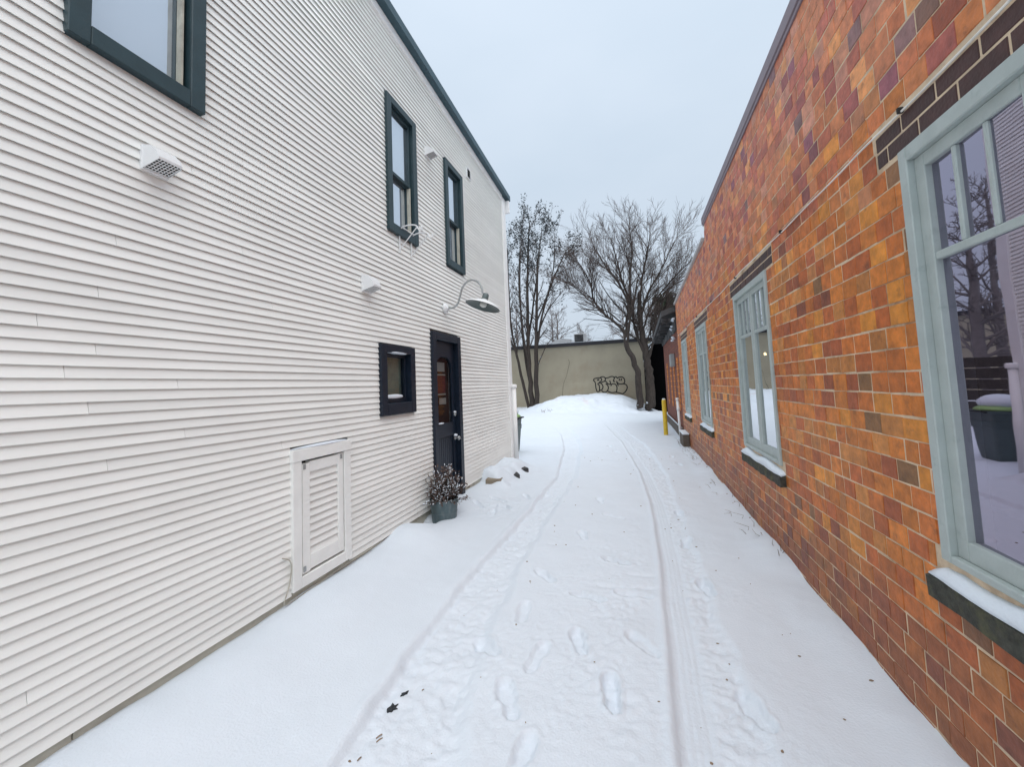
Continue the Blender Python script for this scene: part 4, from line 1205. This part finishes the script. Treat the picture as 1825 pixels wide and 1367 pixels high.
# background trees beyond the tan building
def far_tree(seed, x, y, h, spread, label, lean=0.0, kind='bare'):
    T = Tree(seed); r = T.r
    PR = dict(max=3500, wob=.13, up=.03, lev=3, nc=(6, 5, 4), ang=(25, 60), lr=(.42, .66), rr=.55, rmin=.013)
    P, rad = T.limb([(x,y,0),(x+.1+lean*.3,y,h*.35),(x+lean*.6,y,h*.7),(x+lean,y,h)], .20, .03, 7)
    n = len(P)
    for j in range(int(n*.3), n):
        for _ in range(3):
            an = R(r.uniform(35, 75)); az = r.uniform(0, 6.283)
            d = Vector((math.cos(az)*math.sin(an), math.sin(az)*math.sin(an), math.cos(an)))
            T.grow(P[j], d, spread*r.uniform(.5, 1)*(1.15-.7*j/n), rad[j]*.45, 1, PR)
    if kind == 'needle':
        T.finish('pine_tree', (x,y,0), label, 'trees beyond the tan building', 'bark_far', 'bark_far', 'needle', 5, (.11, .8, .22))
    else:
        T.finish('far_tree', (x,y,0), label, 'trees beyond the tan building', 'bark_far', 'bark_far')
far_tree(31, -6.2, 34, 7.8, 2.6, 'far bare tree behind the tan building, left of the rooftop air conditioner')
far_tree(32, -10.5, 36, 9.0, 2.8, 'far bare tree behind the tan building, mostly hidden by the white house corner')
far_tree(33, -.6, 33, 7.4, 2.8, 'far bare tree behind the tan building, just right of the rooftop air conditioner')
far_tree(34, 2.2, 31, 7.4, 2.6, 'far bare tree behind the spreading tree, left of the dark annex eave')
far_tree(36, -8.2, 42, 9.6, 2.8, 'farthest bare tree behind the upright multi stemmed tree')
far_tree(37, -4.4, 38, 6.6, 2.4, 'low far bare tree directly behind the rooftop air conditioner')
far_tree(38, .9, 38, 7.6, 2.8, 'far bare tree seen between the two trunks of the spreading tree')
far_tree(35, 2.3, 27, 6.4, 1.5, 'dark evergreen showing between the spreading tree and the annex eave', kind='needle')

# yard behind the white house, seen only mirrored in the nearest window
far_tree(41, -7.9, 18.3, 7.2, 1.8, 'bare yard tree behind the white house, mirrored in the nearest sage window')
far_tree(42, -9.9, 20.8, 8.6, 2.2, 'taller bare yard tree behind the white house, mirrored in the nearest sage window')
fn = empty('board_fence', (-8.5, 14.6, 0), 'dark board fence behind the white house, mirrored in the nearest sage window', 'fence')
for k in range(6):
    x = -12.6+1.5*k
    MB().box(x-.06, x+.06, 14.55, 14.67, -.05, 1.95, .008).build('post', 'slate', fn)
    if k < 5:
        for r_ in range(6):
            MB().box(x+.062, x+1.438, 14.59, 14.62, .12+.30*r_, .39+.30*r_, .004).build('board', 'bark', fn)

# ================================================================ smaller things in the lane
# galvanised pail and its snowy shrub
PXc, PYc = -2.31, 4.42
zb = 0.015
pail = empty('pail', (PXc, PYc, zb), 'weathered galvanised pail planter standing in the snow by the navy door', 'planter')
m = MB(); m.lathe([(0,.0),(.142,.0),(.146,.012),(.168,.275),(.174,.285),(.174,.295),(.166,.297),(.160,.285),(.150,.25),(0,.245)], (PXc,PYc,zb-.03), 32); m.build('body', 'galv', pail, True)
m = MB(); m.lathe([(.1565,.135),(.160,.139),(.1605,.145),(.158,.150)], (PXc,PYc,zb-.03), 32); m.build('rib', 'galv', pail, True)
for s in (-1, 1):
    m = MB(); m.tube([(PXc+s*.168,PYc-.03,zb+.22),(PXc+s*.19,PYc,zb+.24),(PXc+s*.168,PYc+.03,zb+.22)], .006, 6); m.build('handle_lug', 'galv', pail)
shb = empty('potted_shrub', (PXc, PYc, zb+.22), 'small brown leaved shrub dusted with snow growing in the galvanised pail', 'shrub')
sr = random.Random(4)
tw, lf, sn = MB(), MB(), MB()
for k in range(210):
    az = sr.uniform(0, 6.283); el = R(sr.uniform(0, 88)); L = sr.uniform(.15, .34)*(1.12 if el > .9 else .95)
    d = Vector((math.cos(az)*math.cos(el), math.sin(az)*math.cos(el), math.sin(el)))
    p0 = Vector((PXc+sr.uniform(-.08,.08), PYc+sr.uniform(-.08,.08), zb+.22))
    if p0.x+d.x*L < -2.485: d.x *= .4
    p1 = p0+d*L*.5+Vector((0,0,.02)); p2 = p0+d*L+Vector((0,0,.045))
    tw.tube([p0,p1,p2], [.004,.003,.0015], 4)
    for j in range(11):
        t = sr.uniform(.25, 1.05); c = p0.lerp(p2, t)
        a = (d+rvec(sr, .55)).normalized(); b = a.cross(rvec(sr)).normalized(); l = sr.uniform(.013,.027); w_ = l*.40
        c2 = c+a*l
        lf.quad(c, c+a*l+b*w_, c+a*l*2, c+a*l-b*w_)
        if sr.random() < .30:
            q = c2+Vector((0,0,.005)); s_ = sr.uniform(.004,.0085)
            sn.tube([q-a*s_*2.2, q-a*s_*.6+Vector((0,0,s_*.5)), q+a*s_*.9+Vector((0,0,s_*.4)), q+a*s_*2.2], [s_*.25, s_*sr.uniform(.7,1.1), s_*sr.uniform(.6,1.0), s_*.2], 5)
tw.build('stems', 'bark', shb, recalc=False)['kind'] = 'stuff'
lf.build('leaves', 'shrub', shb, recalc=False)['kind'] = 'stuff'
sn.build('snow', 'snow', shb, True, recalc=False)['kind'] = 'stuff'

# edging stones under the snow mound
for k, (x, y, a, lab) in enumerate([(-2.26,6.09,.12,'tan edging stone nearest the pail, its face bare of snow'),(-2.14,6.62,.5,'dark edging stone tip poking from the snow mound, middle of three'),(-2.12,7.10,.7,'dark edging stone tip poking from the snow mound, nearest the house corner')]):
    m = MB()
    b0 = MB().box(-.13, .13, -.10, .10, 0, .165 if k == 0 else .12, .012)
    ca, sa = math.cos(a), math.sin(a)
    for (u, v, w_) in b0.v: m.v.append((x+u*ca-v*sa, y+u*sa+v*ca, -.02+w_))
    m.f, m.c = b0.f, b0.c
    o = m.build('edging_stone', 'block' if k == 0 else 'slate', None); props(o, lab, 'stone', 'edging stones by the house')

# wheelie bin behind the corner
bx_, by_ = -3.04, 9.35
bn = empty('wheelie_bin', (bx_, by_, 0), 'dark grey wheelie bin with a bright green lid behind the white house corner', 'bin')
m = MB()
def ring(m, z, hw, hd, r=.04):
    i = len(m.v)
    for (sx, sy) in ((1,1),(-1,1),(-1,-1),(1,-1)):
        for t in range(4):
            an = {(1,1):0,(-1,1):90,(-1,-1):180,(1,-1):270}[(sx,sy)]+30*t
            m.v.append((bx_+sx*(hw-r)+r*math.cos(R(an)), by_+sy*(hd-r)+r*math.sin(R(an)), z))
    return i
rings = [ring(m, z, a, b) for z, a, b in ((.0,.19,.21),(.05,.20,.22),(.55,.245,.265),(.56,.255,.275),(.66,.262,.285),(.67,.25,.27),(.80,.262,.285),(.81,.285,.31),(.85,.285,.31))]
for k in range(len(rings)-1):
    for j in range(16):
        a, b = rings[k]+j, rings[k]+(j+1) % 16; c, d = rings[k+1]+(j+1) % 16, rings[k+1]+j
        m.f.append((a,b,c,d)); m.c.append(None)
m.f.append(tuple(rings[-1]+j for j in range(16))); m.c.append(None)
m.build('body', 'bin', bn, False)
m = MB(); m.lathe([(.30,-.0),(.31,.01),(.30,.04),(.22,.09),(.10,.12),(0,.125)], (bx_,by_,.855), 24, Matrix.Diagonal((.98,1.06,1))); m.build('lid', 'lid', bn, True)
for s in (-1, 1):
    m = MB(); m.lathe([(0,-.025),(.09,-.025),(.1,-.015),(.1,.015),(.09,.025),(0,.025)], (bx_-.18,by_+s*.24,.09), 18, Matrix.Rotation(R(90),3,'X')); m.build('wheel', 'dark', bn, True)
m = MB(); m.tube([(bx_+.26,by_-.2,.82),(bx_+.33,by_-.2,.84),(bx_+.33,by_+.2,.84),(bx_+.26,by_+.2,.82)], .016, 8); m.build('handle', 'dark', bn, True)
m = MB(); m.blob((bx_-.02,by_,.99), .28, .31, .15, 18, 10, .06); o = m.build('bin_snow', 'snow', None, True); props(o, 'dome of snow on the green bin lid', 'snow')

# bollard and pipe
bo = empty('bollard', (.80,12.6,0), 'yellow painted steel bollard standing in the snow near the tile wall', 'bollard')
m = MB(); m.lathe([(.062,-.1),(.062,1.0),(.055,1.03),(.03,1.05),(0,1.055)], (.80,12.6,0), 20); m.build('post', 'yellow', bo, True)
m = MB(); m.blob((.80,12.6,1.05), .05, .05, .03, 10, 6); m.build('snow', 'snow', bo, True)
pp = empty('vent_pipe', (1.08,11.45,0), 'slim white plastic pipe rising beside the end of the tile wall', 'pipe')
m = MB(); m.tube([(1.09,11.4,-.1),(1.065,11.4,1.10)], .034, 12); m.build('pipe', 'plastic', pp, True)
m = MB(); m.tube([(1.074,11.4,.80),(1.072,11.4,.88)], .043, 12); m.build('coupling', 'plastic', pp, True)
m = MB(); m.tube([(1.066,11.4,1.06),(1.063,11.4,1.13)], .042, 12); m.build('cap', 'plastic', pp, True)

# table by the back wall
tbx = empty('garden_table', (-7.2,21.6,.35), 'small snowy garden table seen past the white house corner', 'table')
tz = hz(-7.2, 21.6)
MB().box(-7.9,-6.62,21.3,21.9,tz+.80,tz+.84,.006).build('top', 'block', tbx)
MB().box(-7.88,-6.60,21.28,21.92,tz+.841,tz+.90,.025).build('snow', 'snow', tbx)
for (x, y) in ((-7.8,21.4),(-7.8,21.8),(-6.75,21.4),(-6.75,21.8),(-7.05,21.6)):
    m = MB(); m.tube([(x,y,tz-.1),(x,y,tz+.80)], .035, 6); m.build('leg', 'block', tbx)
m = MB(); m.lathe([(0,0),(.06,0),(.08,.14),(0,.13)], (-7.0,21.6,tz+.88), 12); o = m.build('flower_pot', 'slate', None, True); props(o, 'small dark flower pot on the snowy garden table', 'pot')

# things showing through the snow in the left track
lr_ = random.Random(8)
def flake(name, x, y, rx, ry, a, material, label, cat, group=None, th=.008):
    m = MB(); n = 14; rr2 = [lr_.uniform(.45, 1.15) for _ in range(n)]
    zz = hz(x, y); top = []; bot = []
    for k in range(n):
        t = 2*math.pi*k/n; u = rx*rr2[k]*math.cos(t); v = ry*rr2[k]*math.sin(t)
        X, Y = x+u*math.cos(a)-v*math.sin(a), y+u*math.sin(a)+v*math.cos(a)
        h = hz(X, Y); top.append((X, Y, h+th*lr_.uniform(.5,1))); bot.append((X, Y, h-.02))
    i = len(m.v); m.v += top+bot+[(x, y, zz+th)]
    for k in range(n):
        k2 = (k+1) % n
        m.f.append((i+k,i+k2,i+2*n)); m.c.append(None); m.f.append((i+k,i+n+k,i+n+k2,i+k2)); m.c.append(None)
    return props(m.build(name, material, None), label, cat, group)
flake('asphalt_patch', -1.312, 1.865, .022, .040, -.35, 'asphalt', 'larger patch of bare asphalt showing in the left wheel track', 'asphalt patch', 'asphalt showing through the snow')
flake('asphalt_patch', -1.300, 1.965, .009, .030, -.25, 'asphalt', 'narrow sliver of bare asphalt just beyond the larger patch', 'asphalt patch', 'asphalt showing through the snow')
for k, (x, y, l, lab) in enumerate([(-1.275,1.705,.030,'straw stalk in the left wheel track, upper of a close pair'),(-1.262,1.690,.030,'straw stalk in the left wheel track, lower of a close pair'),(-1.285,1.575,.018,'short straw bit nearest the bottom edge in the left wheel track'),(-1.22,2.02,.012,'tiny straw bit beside the asphalt sliver')]):
    m = MB(); h0, h1 = hz(x-l*.2, y-l*.5), hz(x+l*.2, y+l*.5)
    m.tube([(x-l*.2,y-l*.5,h0+.003),(x,y,max(h0,h1)+.004),(x+l*.2,y+l*.5,h1+.003)], .0028, 5)
    props(m.build('straw', 'straw', None), lab, 'straw', 'straw bits in the track')
# crumbs of dirt and bark scattered over the lane
m = MB()
for k in range(90):
    y = 1.4+7.5*lr_.random()**1.3; x = lr_.choice([lr_.uniform(-1.35,-.75), lr_.uniform(.2,.5), lr_.uniform(-1.3,.6), lr_.uniform(.7,1.15)])
    s_ = lr_.uniform(.0022, .006)*(1+.12*y); m.blob((x, y, hz(x, y)+s_*.3), s_*lr_.uniform(.6,1.8), s_, s_*.5, 5, 3, .5)
props(m.build('dirt_crumbs', 'straw', None), 'scattered crumbs of dirt and bark on the snow', 'debris', kind='stuff')
# dead stems along the foot of the tile wall
m = MB()
for k in range(70):
    y = lr_.choice([lr_.uniform(8.5,11.2), lr_.uniform(9.8,11.3), lr_.uniform(4,9)]); x = 1.15-lr_.random()**2*.22
    h = hz(x, y); L = lr_.uniform(.03,.16)*(1.6 if y > 9.5 else .6)
    m.tube([(x,y,h-.01),(x-lr_.uniform(-.02,.06),y+lr_.uniform(-.05,.05),h+L*.6),(x-lr_.uniform(-.03,.12),y+lr_.uniform(-.1,.1),h+L)], [.003,.0025,.0012], 3)
props(m.build('dry_stems', 'drygrass', None), 'dead grass stems poking from the snow along the tile wall', 'grass', kind='stuff')
m = MB()
for k in range(9):
    x = lr_.gauss(-4.3, .22); y = lr_.uniform(19.2, 19.8); h = hz(x, y)+.1
    m.tube([(x,y,h-.1),(x+lr_.uniform(-.2,.2),y-.05,h+lr_.uniform(.0,.08))], [.016,.006], 4)
props(m.build('brush_twigs', 'drygrass', None), 'few brown twigs sticking out of the snow pile', 'twigs', kind='stuff')
# snow caught on small ledges
for (pt, sz, nm, lab) in [((-2.52,5.24,.94),(.03,.035,.02),'ledge_snow','dab of snow on the door knob'),((-2.525,5.25,1.275),(.02,.03,.015),'ledge_snow','dab of snow on the deadbolt'),
        ((-2.53,4.82,1.148),(.02,.08,.012),'ledge_snow','smear of snow below the door pane'),((-2.545,3.77,1.548),(.02,.19,.028),'ledge_snow','snow along the bottom of the small window pane'),
        ((-2.50,3.79,2.03),(.05,.20,.012),'ledge_snow','line of snow over the small window sash'),((-2.505,2.672,1.195),(.035,.32,.014),'ledge_snow','thin snow cap on the louvred hatch'),
]:
    m = MB(); m.blob(pt, sz[0], sz[1], sz[2], 14, 7, .18)
    props(m.build(nm, 'snow', None, True), lab, 'snow', 'snow on small ledges')
